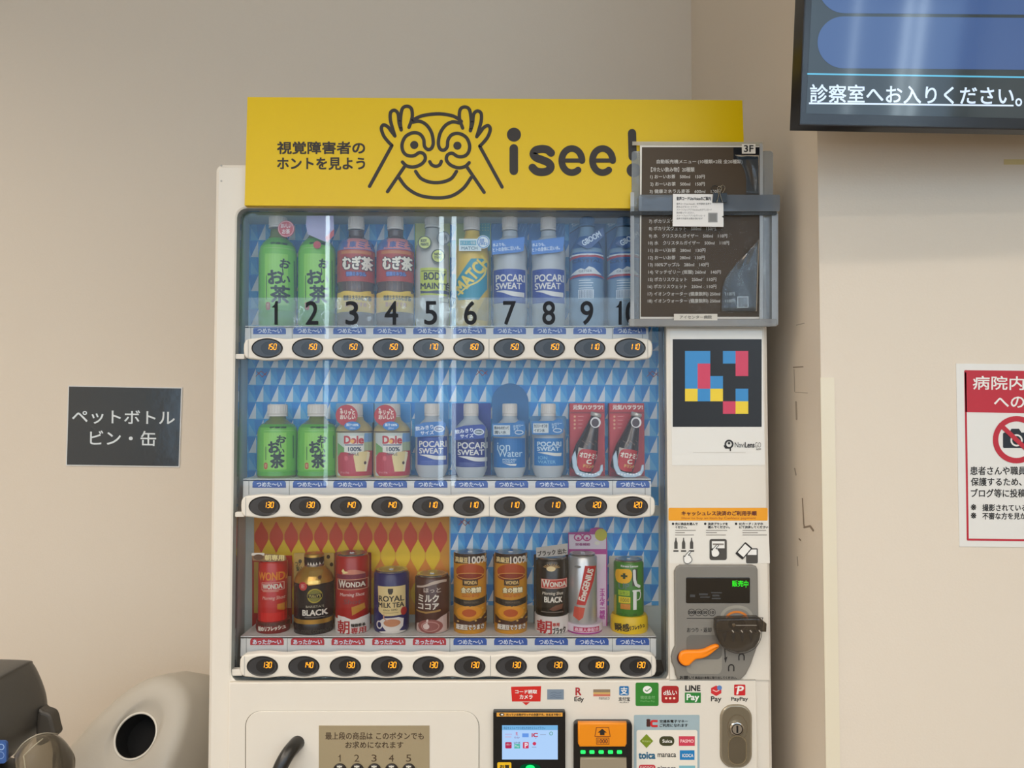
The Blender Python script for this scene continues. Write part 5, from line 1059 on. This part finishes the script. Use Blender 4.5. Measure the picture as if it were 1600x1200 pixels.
# 6, 7 gold cans in printed card sleeves
cx = 734.5; t = drink('coffee_can', cx, 2, 'gold and brown coffee can sleeve beside the cocoa can', 'coffee can'); GDC = mat((206, 140, 30), .35)
backcard(t, rr(709, 866, 760, 992), mat((70, 32, 18), .4))
def dec(b, c):
    b.draw(c, ng([(709, 866), (760, 866), (760, 878), (709, 882)]), mat((50, 26, 16), .4), 1); b.say(c, '高級豆', 711, 871, 731, 879.5, mat((240, 214, 150), .4), 2, bold=.3); b.say(c, '100%', 732.5, 870, 760, 880.5, IV, 2, bold=.5)
    b.draw(c, ell(734, 894, 22, 13), mat((176, 70, 26), .35), 1); b.draw(c, ell(734, 902, 21, 6), mat((140, 44, 24), .35), 2); b.draw(c, annulus(734, 900, 20, 5, 1), mat((226, 170, 80), .4), 3); b.draw(c, rect(723, 905.5, 746, 915), mat((50, 24, 18), .4), 4); b.say(c, 'WONDA', 725.5, 907.5, 744.5, 913, mat((226, 190, 120), .4), 5, bold=.25)
    b.say(c, '金の微糖', 721, 918, 751, 926.5, mat((250, 236, 190), .4), 2, bold=.35, out=mat((80, 44, 20), .4), outw=.7); b.say(c, 'GOLD BITO', 722, 928.5, 748, 933, mat((190, 90, 30), .4), 2, bold=.2); b.draw(c, ng(spline([(709, 935), (734, 938), (760, 934)], 4) + spline([(760, 944), (734, 948), (709, 944)], 4)), mat((30, 24, 20), .4), 2); b.say(c, 'PREMIUM BLEND', 725, 940, 747, 943, mat((120, 104, 80), .4), 3)
    b.draw(c, ell(733, 957, 20, 10), mat((226, 150, 40), .35), 2); b.draw(c, ell(733, 958, 11, 6), mat((190, 84, 30), .35), 3); b.draw(c, ng([(709, 962), (716, 968), (734, 971), (752, 966), (760, 958), (760, 976), (709, 976)]), mat((74, 40, 28), .4), 3)
    for x, y in ((753, 952), (756, 960), (750, 966), (743, 970), (757, 968), (716, 972)): b.draw(c, ell(x, y, 1.8, 1.3, n=8), mat((214, 170, 90), .4), 4)
    b.say(c, '厳選豆でうまさ', 713, 976, 755, 984, IV, 4, bold=.4, out=mat((90, 40, 24), .4), outw=.7)
o, c = body(t, cx, [(866.5, 24.6, SILV), (867.5, 25.4, GDC), (985, 25.4, GDC), (992, 24.6, GDC)], 2, dec, 'can_body'); lid(t, c); t26 = t
dup(t26, 63 / F * YC, 'gold and brown coffee can sleeve beside the black coffee can')
# 8 black can
cx = 862; t = drink('coffee_can', cx, 2, 'black coffee can with slanted grey top tag and white sleeve', 'coffee can'); BC = mat((24, 20, 18), .25)
backcard(t, rr(834, 866, 888, 992, 2), mat((22, 18, 16), .4))
def dec(b, c):
    for k in range(9): a = R(200 + k * 18); b.draw(c, line([(862 + 4 * math.cos(a), 889 + 3 * math.sin(a)), (862 + 13 * math.cos(a), 889 + 8 * math.sin(a))], 1.1), mat((190, 150, 90), .4), 1)
    b.draw(c, ell(861, 889, 7, 4), mat((240, 214, 160), .4), 2); b.draw(c, rect(846, 905, 886.5, 920), mat((190, 44, 30), .4), 2); b.draw(c, line(rr(847, 906, 885.5, 919), .8, True), mat((240, 200, 180), .4), 3); b.say(c, 'W', 848, 906.5, 859, 917.5, IV, 4, bold=.5); b.say(c, 'ONDA', 859.5, 909.5, 884, 917, IV, 4, bold=.4)
    b.say(c, 'Morning Shot', 848, 925, 880, 931, mat((214, 200, 180), .4), 2, shear=.2, bold=.15); b.say(c, 'BLACK', 851, 933, 878.5, 941.5, IV, 2, bold=.5); b.draw(c, ng([(858, 952), (868, 946), (880, 944), (878, 952), (864, 955)]), mat((110, 64, 44), .4), 2); b.draw(c, rect(846, 956, 880, 957.5), mat((110, 100, 90), .4), 2)
o, c = body(t, cx, can(cx, 873, 992, 25, BC), 2, dec, 'can_body'); lid(t, c)
b = MB(); P = Plane(1.4475); b.slab([(837.5, 856), (887, 849), (887, 866), (880, 868), (838, 871)], 1.4475, 1.4487, mat((176, 170, 162), .4)); b.say(P, 'ブラック 出た', 840, 859, 885, 867, INK, 1, bold=.4, rot=-6); b.slab(rr(858, 864, 863, 869), 1.4487, 1.465, BC); b.build('top_tag', t, 'slanted grey tag')
b = MB(); c2 = Cyl(cx, [(964, 26.5, SL), (990, 26.5, SL), (992, 25, SL)], YC, ZROW[2] + .0003); b.lathe(c2, 40); b.say(c2, '朝', 840, 970, 862, 991, mat((186, 26, 34), .4), 2, bold=.5); b.say(c2, '専用', 863.5, 973.5, 874, 979, mat((190, 60, 50), .4), 2, bold=.3); b.say(c2, 'ブラック', 863.5, 980.5, 884, 990.5, INK, 2, bold=.5, rot=-4); b.build('base_sleeve', t, 'white sleeve with a big red character')
# 9 silver can in magenta frame
cx = 915; t = drink('energy_drink_can', cx, 2, 'tall silver can with a red slanted band in magenta and white frame', 'drink can'); SV = mat((200, 198, 194), .3, .6); MGT = mat((176, 60, 140), .4); PKW = mat((224, 206, 214), .4)
def dec(b, P):
    b.draw(P, rect(889, 835, 947, 858), PKW, 1); b.draw(P, ell(939, 835.5, 9.5), mat((200, 190, 70), .4), 2); b.draw(P, ell(933, 848.5, 4, 3), IV, 3)
    for x in (903.5, 917): b.draw(P, annulus(x, 839.5, 7, 6, 2), mat((190, 60, 130), .4), 2); b.draw(P, ell(x, 841, 2, n=10), mat((190, 60, 130), .4), 3)
    b.say(P, '栄養補給', 899, 848.5, 922, 852.5, mat((150, 60, 120), .5), 2, bold=.3); b.draw(P, rect(889, 866, 947, 992), PKW, 1)
    b.draw(P, ng([(933, 900), (947, 880), (947, 992), (933, 992)]), mat((230, 200, 220), .4), 2); b.say(P, 'エ\nネ\nル\nギ\nー\n補\n給', 937, 920, 945, 967, mat((190, 70, 160), .5), 3, bold=.5)
backcard(t, [(888, 832), (921, 831), (923, 826), (932, 824), (942, 825.5), (948, 832), (949, 858), (949, 992), (888, 992), (888, 860)], MGT, dec, y=1.4995)
def dec(b, c):
    b.draw(c, ng([(914, 884), (932.5, 886), (928, 908), (914.5, 946), (901, 945), (908, 915)]), mat((196, 44, 44), .35), 1); b.say(c, 'EneGENIUS', 890.5, 909, 941.5, 918.5, IV, 2, bold=.5, rot=-73); b.draw(c, ng([(898, 948), (914, 950), (911, 965), (905, 970), (896, 964)]), mat((206, 84, 66), .35), 1); b.draw(c, ell(903, 886, 5, 2), mat((120, 120, 116), .4), 1)
o, c = body(t, cx - 5, can(cx, 868, 985, 22.5, SV), 2, dec, 'can_body'); lid(t, c)
b = MB(); c2 = Cyl(cx - 2, [(977, 28, PKW), (989, 28, MGT), (992, 27.4, MGT)], YC, ZROW[2] + .0003); b.lathe(c2, 40); b.draw(c2, rect(897, 980.5, 937, 988), mat((190, 50, 90), .4), 1); b.say(c2, '高麗人参配合', 898.5, 981.5, 936, 987, mat((240, 190, 206), .4), 2, bold=.25); b.build('base_sleeve', t, 'pink and magenta sleeve')
# 10 green lemon can
cx = 982; t = drink('lemon_drink_can', cx, 2, 'green can on yellow base at the right end of the bottom shelf', 'drink can'); GN = mat((64, 128, 44), .3); YW = mat((240, 196, 30), .4)
backcard(t, rr(951.5, 868.5, 1004, 965, 2), mat((206, 204, 190), .3)); UPW = mat((236, 232, 224), .4)
def dec(b, c):
    b.draw(c, ng([(958, 935), (965, 932), (965, 966), (958, 966)]), mat((190, 176, 40), .4), 1); b.draw(c, ng(spline([(964.5, 893), (972, 890), (984, 890), (987.5, 898), (984, 909), (974, 912.5), (965, 909)], 4, True)), mat((240, 176, 20), .4), 2); b.draw(c, join(rect(974, 896, 977.5, 905), rect(971, 899, 980.5, 902)), mat((40, 60, 34), .4), 3)
    b.draw(c, rect(988, 889, 996, 916), mat((60, 62, 50), .4), 1); b.draw(c, line([(991, 892), (991.5, 906), (994, 914), (999, 917)], 4.5), UPW, 2); b.draw(c, line([(989.5, 923.5), (1000, 923.5)], 3), UPW, 2); b.draw(c, line([(992, 923.5), (992, 953)], 5.5, caps=False), UPW, 2); b.draw(c, line(spline([(999, 924), (1001.5, 928), (1000, 936), (996, 938)], 4), 1.6), UPW, 2)
    b.say(c, 'Kireto Lemon', 971, 883.5, 997, 886.5, UPW, 2, bold=.2); b.say(c, 'UP', 968, 912, 983, 921, mat((90, 120, 110), .4), 2, bold=.4); b.draw(c, rect(967.5, 923, 984, 931), mat((160, 190, 50), .4), 2); b.draw(c, rect(968, 933, 985, 943), mat((226, 200, 40), .4), 2); b.draw(c, rect(970.5, 944, 985, 952.5), mat((206, 130, 40), .4), 2); b.say(c, 'レモン', 970, 925, 982, 929.5, mat((50, 90, 40), .4), 3); b.say(c, '1000', 971, 935, 983, 941, mat((90, 80, 30), .4), 3); b.say(c, 'クエン酸', 968, 959, 996, 962.5, mat((60, 80, 34), .4), 2)
o, c = body(t, cx, can(cx, 877, 966, 23, GN)[:-2] + [(964, 22, SILV), (967, 22, GN), (992, 20, GN)], 2, dec, 'can_body'); lid(t, c)
b = MB(); c2 = Cyl(cx + 1, [(965.5, 26, YW), (970, 28.5, YW), (988, 28.8, YW), (992, 27.5, YW)], YC, ZROW[2] + .0003); b.lathe(c2, 40); b.say(c2, '瞬感', 963, 975.5, 983, 987.5, INK, 2, bold=.35, rot=-4); b.say(c2, 'リフレッシュ', 983.5, 977, 1008, 983.5, INK, 2, bold=.4, rot=-8); b.build('yellow_base', t, 'yellow base with black lettering')

# ================================================================= HANGING DOCUMENT POUCH
t = thing('document_pouch', Plane(1.37)(1100, 512), 'clear plastic document pouch taped over the upper right of the machine', 'document pouch')
VIN = clear((232, 236, 238), .08, 1.5, bump=.35, bscale=11, haze=.28, hazecol=(186, 190, 192)); VIN2 = clear((250, 250, 250), .06, 1.10, bump=.25, bscale=5)
b = MB(); b.slab(rr(987, 236, 1208, 511, 5), 1.3805, 1.3825, VIN); b.build('back_sleeve', t)
def wavy(mb, x0, y0, x1, y1, y, amp, m, nx=16, ny=14, th=.0009, sd=1, skew=0):
    random.seed(sd); ph = [random.uniform(0, 6) for _ in range(4)]; P_ = Plane(y); v = []; W_ = nx + 1
    for k in (0, 1):
        for j in range(ny + 1):
            for i in range(nx + 1):
                u, w_ = i / nx, j / ny; yt = y0 if not isinstance(y0, tuple) else y0[0] + (y0[1] - y0[0]) * u; xl = x0 if not isinstance(x0, tuple) else x0[0] + (x0[1] - x0[0]) * math.sin(min(1, w_ * 1.6) * math.pi / 2); q = P_(xl + (x1 - xl) * u + skew * w_, yt + (y1 - yt) * w_); e_ = math.sin(math.pi * u) * .5 + .5
                q.y += -amp * e_ * (math.sin(5 * u + ph[0] + 2 * w_) * .5 + math.sin(3 * w_ + ph[1]) * .5 + math.sin(9 * u - 4 * w_ + ph[2]) * .3) + k * th; v.append(q)
    f = []; o = W_ * (ny + 1)
    for j in range(ny):
        for i in range(nx): a = j * W_ + i; f.append((a, a + 1, a + 1 + W_, a + W_)); f.append((o + a, o + a + W_, o + a + 1 + W_, o + a + 1))
    rim = [i for i in range(W_)] + [j * W_ + nx for j in range(1, ny + 1)] + [ny * W_ + i for i in range(nx - 1, -1, -1)] + [j * W_ for j in range(ny - 1, 0, -1)]
    for a, c_ in zip(rim, rim[1:] + rim[:1]): f.append((a, o + a, o + c_, c_))
    mb.add(v, f, m, True)
b = MB(); wavy(b, 984, 322, 1216, 509, 1.3725, .0022, VIN2, sd=4); b.slab(rr(983, 498, 1214, 510, 2), 1.3728, 1.3805, clear((230, 232, 230), .1, 1.5, haze=.35, hazecol=(200, 194, 186)), bev=.001); b.build('front_pocket', t)
b = MB(); b.slab(rr(998, 304, 1219, 330, 3), 1.3690, 1.3722, clear((226, 232, 238), .05, 1.6, bump=.3, bscale=9, haze=.30, hazecol=(214, 218, 222)), bev=.001); b.slab(rr(985, 330, 1214, 336, 2), 1.3705, 1.3722, clear((206, 206, 204), .1, 1.5, haze=.3, hazecol=(120, 116, 110))); b.build('pocket_band', t, 'thick folded clear band')
EDG = clear((238, 240, 240), .05, 1.5, haze=.5, hazecol=(210, 212, 212))
for x0, x1, y0, y1 in ((985, 991, 300, 510), (1206, 1216, 330, 508), (1187, 1192, 224, 500)): b.slab(rr(x0, y0, x1, y1, 2), 1.3735, 1.3745, EDG)
b.build('seam_strip', t)
REFL_FILM = clear((248, 250, 252), .10, 1.36, bump=.6, bscale=9, haze=.05, hazecol=(150, 176, 196))  # extra film pieces, added and shaped to give the bluish reflections on the pouch
b = MB(); wavy(b, (1164, 1131), (398, 374), 1186, 486, 1.3695, .0045, REFL_FILM, sd=9, skew=-3); b.build('reflection_film', t, 'wavy glossy film added for the reflection on the clear pocket')
b = MB(); wavy(b, (1148, 1166), 242, 1186, 303, 1.3750, .0018, REFL_FILM, sd=3); b.build('reflection_film', t, 'glossy film added for the reflection at the upper right of the pouch')
# menu sheet
m = thing('menu_sheet', Plane(1.378)(1095, 498), 'dark brown drinks menu sheet with white lettering inside the clear pouch', 'menu')
b = MB(); b.slab(rr(1000, 222, 1190, 498), 1.3775, 1.3785, mat((226, 220, 208), .4)); P = Plane(1.3775); b.draw(P, ng([(1003, 230), (1189, 230), (1186, 495), (1001, 495)]), mat((78, 64, 47), .5, spec=.3), 1); b.build('sheet', m)
b = MB(); TX = mat((205, 200, 190), .5); T = 1026
for s_, x0, y0, x1 in (('自動販売機メニュー (10種類×2段 全20種類)', 1026, 249.5, 1160), ('【冷たい飲み物】20種類', 1017, 261.5, 1085), ('1) おーいお茶　500ml　150円', 1016, 273, 1101), ('2) おーいお茶　500ml　150円', 1016, 284.5, 1101), ('3) 健康ミネラル麦茶　600ml　150円', 1015, 296, 1126), ('4) 健康ミネラル麦茶　600ml　150円', 1015, 307.5, 1126),
                       ('7) ポカリスウェット　500ml　150円', 1014, 342.5, 1120), ('8) ポカリスウェット　500ml　150円', 1014, 354, 1118), ('9) 水　クリスタルガイザー　500ml　110円', 1014, 365.5, 1136), ('10) 水　クリスタルガイザー　500ml　110円', 1013, 376.5, 1139), ('11) おーいお茶　280ml　130円', 1013, 388, 1102), ('12) おーいお茶　280ml　130円', 1013, 399.5, 1101),
                       ('13) 100%アップル　280ml　140円', 1013, 410.5, 1107), ('14) マッチゼリー (炭酸) 260ml　140円', 1013, 422, 1126), ('15) ポカリスウェット　250ml　110円', 1013, 433.5, 1119), ('16) ポカリスウェット　250ml　110円', 1012, 444.5, 1119), ('17) イオンウォーター (健康飲料) 250ml　110円', 1012, 456, 1148), ('18) イオンウォーター (健康飲料) 250ml　110円', 1012, 467, 1148)):
    b.say(P, s_, x0, y0, x1, y0 + 7.2, TX, 2, bold=.12, res=2)
b.draw(P, line(rr(1152.5, 464, 1168.5, 480.5), 1.2, True), mat((214, 210, 200), .4), 3); b.draw(P, rect(1153, 464.5, 1168, 480), mat((128, 122, 114), .4), 2)
b.build('menu_lettering', m)
b = MB(); b.slab(rr(1159.5, 225, 1180.5, 240), 1.3756, 1.3774, mat((232, 226, 214), .5)); P = Plane(1.3756); b.say(P, '3F', 1162.5, 227, 1177, 237.5, INK, 1, bold=.35); b.draw(Plane(1.3775), rect(1146, 230.5, 1187, 249), mat((20, 20, 24), .3), 2); b.build('floor_label', m, 'white label reading 3F')
b = MB(); b.slab(rr(1053, 490.5, 1121, 500.5), 1.3722, 1.3727, mat((206, 200, 188), .5)); b.say(Plane(1.3722), 'アイセンター病院', 1062, 493, 1112, 498, mat((96, 90, 80), .5), 1, bold=.15); b.build('name_label', t, 'pale label along the bottom edge')
# small card and clip
m = thing('notice_card', Plane(1.366)(1090, 354), 'small white notice card clipped to the front of the pouch', 'card')
b = MB(); b.slab([(1051.5, 303), (1130, 303.5), (1130.5, 337), (1127.8, 338.5), (1130.5, 340.5), (1130.5, 354.5), (1051, 353.5)], 1.3655, 1.3662, mat((238, 234, 228), .5)); P = Plane(1.3655)
b.say(P, '音声コードUni-Voiceのご案内', 1057, 307.5, 1110.5, 313, INK, 1, bold=.2, res=2)
for i, (s_, x1) in enumerate((('音声コードUni-Voiceは、文字情報を音声で', 1111), ('読み上げるコードです。', 1090), ('スマートフォンアプリUni-Voiceをダウンロード', 1112), ('読み取ってください。', 1085), ('スマートフォンアプリをダウンロード', 1102), ('音声で内容をお聞き頂けます', 1098))): b.say(P, s_, 1057, 317 + i * 4.6, x1, 320.2 + i * 4.6, mat((70, 66, 62), .5), 1, res=2)
b.draw(P, rect(1106.5, 332.5, 1121, 347.5), mat((150, 148, 144), .5), 1); b.draw(P, rect(1108.5, 334.5, 1119, 345.5), mat((132, 130, 126), .5), 2); b.build('card', m)
m = thing('binder_clip', Plane(1.366)(1124, 317), 'black binder clip holding the small white card on the pouch', 'clip')
b = MB(); CB = mat((10, 10, 10), .3); q0 = Plane(1.362)(1113.5, 316); q1 = Plane(1.362)(1136, 302); 
b.add([(q0.x, 1.3625, q0.z), (q1.x, 1.3625, q0.z), (q1.x - .0005, 1.3665 - .006, q1.z), (q0.x + .0015, 1.3665 - .006, q1.z), (q0.x, 1.3648, q0.z), (q1.x, 1.3648, q0.z), (q1.x - .0005, 1.372, q1.z), (q0.x + .0015, 1.372, q1.z)], [(0, 1, 2, 3), (4, 7, 6, 5), (3, 2, 6, 7), (0, 3, 7, 4), (1, 5, 6, 2)], CB); b.build('clip_body', m)
b = MB(); WR = mat((150, 140, 120), .25, .9); PW = Plane(1.3595)
for pts in ([(1120, 316), (1123.5, 302), (1121, 294), (1124.5, 291), (1128, 294), (1125, 302), (1129, 316)],):
    b.tube([PW(*p) for p in spline(pts, 4)], .0006, WR, 6)
b.tube([Plane(1.371)(*p) for p in spline([(1117, 303), (1112, 295), (1116, 290), (1124, 294), (1126, 303)], 4)], .0007, CB, 6)
b.tube([Plane(1.366)(*p) for p in spline([(1128, 303), (1133, 294), (1129, 289), (1124, 295), (1121, 303)], 4)], .0007, WR, 6)
b.build('wire_lever', m)
# clear tape over the pouch top
b = MB(); b.slab([(988, 221), (1192, 222), (1192, 228), (988, 227)], 1.3770, 1.3773, clear((240, 238, 228), .2, 1.4, haze=.35, hazecol=(236, 228, 210))); b.build('top_seal', t)

# ================================================================= BINS
t = thing('recycling_bin', (-.86, 1.90, 0), 'light grey bin with a round black hole in its slanted face', 'bin')
GB = mat((186, 180, 168), .5, bump=.05, bscale=200); GBs = mat((176, 170, 158), .5)
# slanted face seen from the front: a long oval that leans to the right, flowing back into a rounded body
O = Plane(1.82)(212.5, 1150); NN = Vector((-.10, -.86, .50)).normalized()
ux = Vector((.44, 0, 1)); ux = (ux - NN * ux.dot(NN)).normalized(); vx = NN.cross(ux).normalized()
if vx.x < 0: vx = -vx
PF = Plane(p=O, n=NN)
def oval(s1, s2, k=48, e_=2.3):
    o = []
    for i in range(k):
        a = 2 * math.pi * i / k; ca, sa = math.cos(a), math.sin(a); o.append((math.copysign(abs(ca) ** (2 / e_), ca) * s1, math.copysign(abs(sa) ** (2 / e_), sa) * s2))
    return o
SEGN = 48; long_, short_ = .305, .133; cen = O - ux * .160 + vx * .002
hole_c = O; hr = .0498
def loop(c_, s1, s2, d): return [c_ + ux * p + vx * q_ + NN * d for p, q_ in oval(s1, s2, SEGN)]
def holeloop(r1, r2, d): return [hole_c + ux * (r1 * math.cos(2 * math.pi * i / SEGN)) + vx * r2 * math.sin(2 * math.pi * i / SEGN) + NN * d for i in range(SEGN)]
b = MB()
def skin(loops, m):
    v = []; f = []
    for L in loops: v += L
    for k in range(len(loops) - 1):
        for i in range(SEGN): f.append((k * SEGN + i, k * SEGN + (i + 1) % SEGN, (k + 1) * SEGN + (i + 1) % SEGN, (k + 1) * SEGN + i))
    b.add(v, f, m, True)
L2 = loop(cen, long_, short_, -.012)
def back(t_, dv): return [p + dv + (p - cen) * t_ for p in L2]
skin([holeloop(hr, hr, 0), holeloop(hr + .004, hr + .002, .001), holeloop(.071, .052, .006), holeloop(.079, .0562, .010), holeloop(.086, .060, .0115), loop(cen, long_ - .05, short_ - .040, .012), loop(cen, long_ - .03, short_ - .024, .0105), loop(cen, long_ - .013, short_ - .011, .0055), loop(cen, long_ - .003, short_ - .003, -.004), L2,
      back(.02, Vector((.006, .02, -.008))), back(.04, Vector((.018, .06, -.022))), back(.04, Vector((.034, .11, -.045))), back(-.02, Vector((.046, .15, -.06))), back(-.2, Vector((.05, .17, -.07))), back(-.9, Vector((.05, .18, -.08)))], GB)
b.build('bin_hood', t)
b = MB(); b.tube(holeloop(hr, hr, .0015) + [holeloop(hr, hr, .0015)[0]], .0026, mat((222, 218, 208), .4), 8, cap=False)
b.build('hole_rim', t, 'white rim around the hole')
b = MB(); skin([holeloop(hr - .0005, hr - .0005, -.0005), holeloop(hr * .94, hr * .94, -.05)], mat((10, 10, 11), .9)); b.add(holeloop(hr * .94, hr * .94, -.05), [list(range(SEGN))], mat((8, 8, 9), .9)); b.build('hole_liner', t, 'black hole')
def rbox(mb, x0, x1, y0, y1, z0, z1, r_, m, taper=0.0):
    pts = []
    for cx_, cy_, a in ((x1 - r_, y0 + r_, -90), (x1 - r_, y1 - r_, 0), (x0 + r_, y1 - r_, 90), (x0 + r_, y0 + r_, 180)):
        for k_ in range(7): u = R(a + 15 * k_); pts.append((cx_ + r_ * math.cos(u), cy_ + r_ * math.sin(u)))
    k_ = len(pts); mx, my = (x0 + x1) / 2, (y0 + y1) / 2; A = [(mx + (x - mx) * (1 - taper), my + (y - my) * (1 - taper), z0) for x, y in pts]; B = [(x, y, z1) for x, y in pts]
    mb.add(A + B, [(i, (i + 1) % k_, k_ + (i + 1) % k_, k_ + i) for i in range(k_)], m, True); mb.add(A, [list(range(k_))[::-1]], m); mb.add(B, [list(range(k_))], m)
b = MB(); rbox(b, -1.06, -.66, 1.74, 2.07, 0, .44, .08, GBs, .12); b.build('bin_body', t)

# dark grey bin with a swing lid and clear bag
t = thing('waste_bin', (-1.05, 1.42, 0), 'dark grey waste bin with a blue label at the left edge', 'bin')
DG_ = mat((76, 74, 70), .42, bump=.04, bscale=300); yl = 1.31
b = MB(); lo = spline([(-190, 1036), (-150, 1031), (-60, 1030), (36, 1032), (48, 1038), (58, 1056), (68, 1082), (72, 1104), (71, 1122), (58, 1146), (34, 1168), (14, 1184), (-20, 1196), (-160, 1198), (-190, 1190)], 4)
lo = lo[:-1]; Lp = [Plane(1.505)(*p) for p in lo]; lc = Plane(1.505)(-60, 1112); k_ = len(Lp); v = []; secs = [(1.335, .70), (1.337, .76), (1.342, .82), (1.352, .88), (1.368, .93), (1.39, .965), (1.42, .99), (1.46, 1.0), (1.50, 1.0), (1.515, .975), (1.528, .93), (1.535, .85)]
for y, s_ in secs: v += [Vector((lc.x + (p.x - lc.x) * s_, y, lc.z + (p.z - lc.z) * s_)) for p in Lp]
b.add(v, [(j * k_ + i, j * k_ + (i + 1) % k_, (j + 1) * k_ + (i + 1) % k_, (j + 1) * k_ + i) for j in range(len(secs) - 1) for i in range(k_)] + [list(range(k_)), list(range(len(v) - k_, len(v)))[::-1]], DG_, True); b.build('swing_lid', t)
b = MB(); b.slab(spline([(58, 1112), (66, 1112), (78, 1118), (83, 1136), (84, 1152), (56, 1165)], 4, True), yl + .165, yl + .19, mat((70, 66, 60), .45), bev=.006); b.build('hinge_block', t)
b = MB(); P = Plane(yl - .0004); BLT = mat((52, 88, 150), .4); b.slab(rr(-60, 1158, 10, 1193, 6), yl - .001, yl + .004, BLT); b.draw(Plane(yl - .001), annulus(2, 1167, 5, 5, 1.4), mat((150, 180, 220), .4), 1); b.draw(Plane(yl - .001), annulus(1, 1180, 6, 6, 1.2), mat((120, 150, 200), .4), 1); b.build('label', t, 'blue round-marked label')
b = MB(); rbox(b, -1.28, -.94, yl + .03, yl + .22, 0, .70, .06, DG_, .1); b.build('bin_body', t)
bm_ = thing('bin_liner', (-.86, 1.33, .4), 'crumpled clear plastic bag hanging over the rim of the dark bin', 'plastic bag')
b = MB(); BAG = clear((226, 222, 212), .2, 1.2, bump=.4, bscale=16, haze=.34, hazecol=(128, 120, 106)); HIB = mat((158, 150, 128), .3)
Pb = lambda x, y, d=0: Plane(yl - .022 + d)(x, y)
rows = [[(22, 1180, .02), (32, 1164, .015), (48, 1152, .02), (68, 1144, .03), (90, 1147, .06), (104, 1160, .10), (118, 1182, .13)],
        [(22, 1195, .0), (36, 1178, -.012), (52, 1166, -.006), (70, 1154, .01), (92, 1158, .04), (106, 1172, .08), (117, 1190, .11)],
        [(26, 1230, -.005), (40, 1230, -.014), (58, 1230, -.004), (76, 1230, .01), (92, 1230, .035), (104, 1230, .06), (116, 1230, .09)],
        [(30, 1400, .01), (44, 1400, .0), (60, 1400, .01), (78, 1400, .02), (92, 1400, .04), (104, 1400, .06), (116, 1400, .09)]]
V = [Pb(*p) for r_ in rows for p in r_]; k_ = 7
b.add(V, [(j * k_ + i, j * k_ + i + 1, (j + 1) * k_ + i + 1, (j + 1) * k_ + i) for j in range(3) for i in range(6)], BAG, True)
b.tube([Pb(37, 1181, -.013), Pb(52, 1166, -.008), Pb(67, 1154, .008)], .0011, HIB, 6); b.tube([Pb(37, 1181, -.013), Pb(40, 1200, -.015), Pb(41, 1230, -.015)], .0011, HIB, 6)  # thin pale tubes modelled as the highlights along the bag's creases
b.tube([Pb(22, 1182, .018), Pb(32, 1164, .013), Pb(48, 1152, .018), Pb(68, 1144, .028), Pb(90, 1147, .058)], .0014, mat((150, 142, 126), .3), 6)
o = b.build('clear_bag', bm_)
sb = o.modifiers.new('smooth', 'SUBSURF'); sb.levels = 2; sb.render_levels = 2
so = o.modifiers.new('thickness', 'SOLIDIFY'); so.thickness = .0006
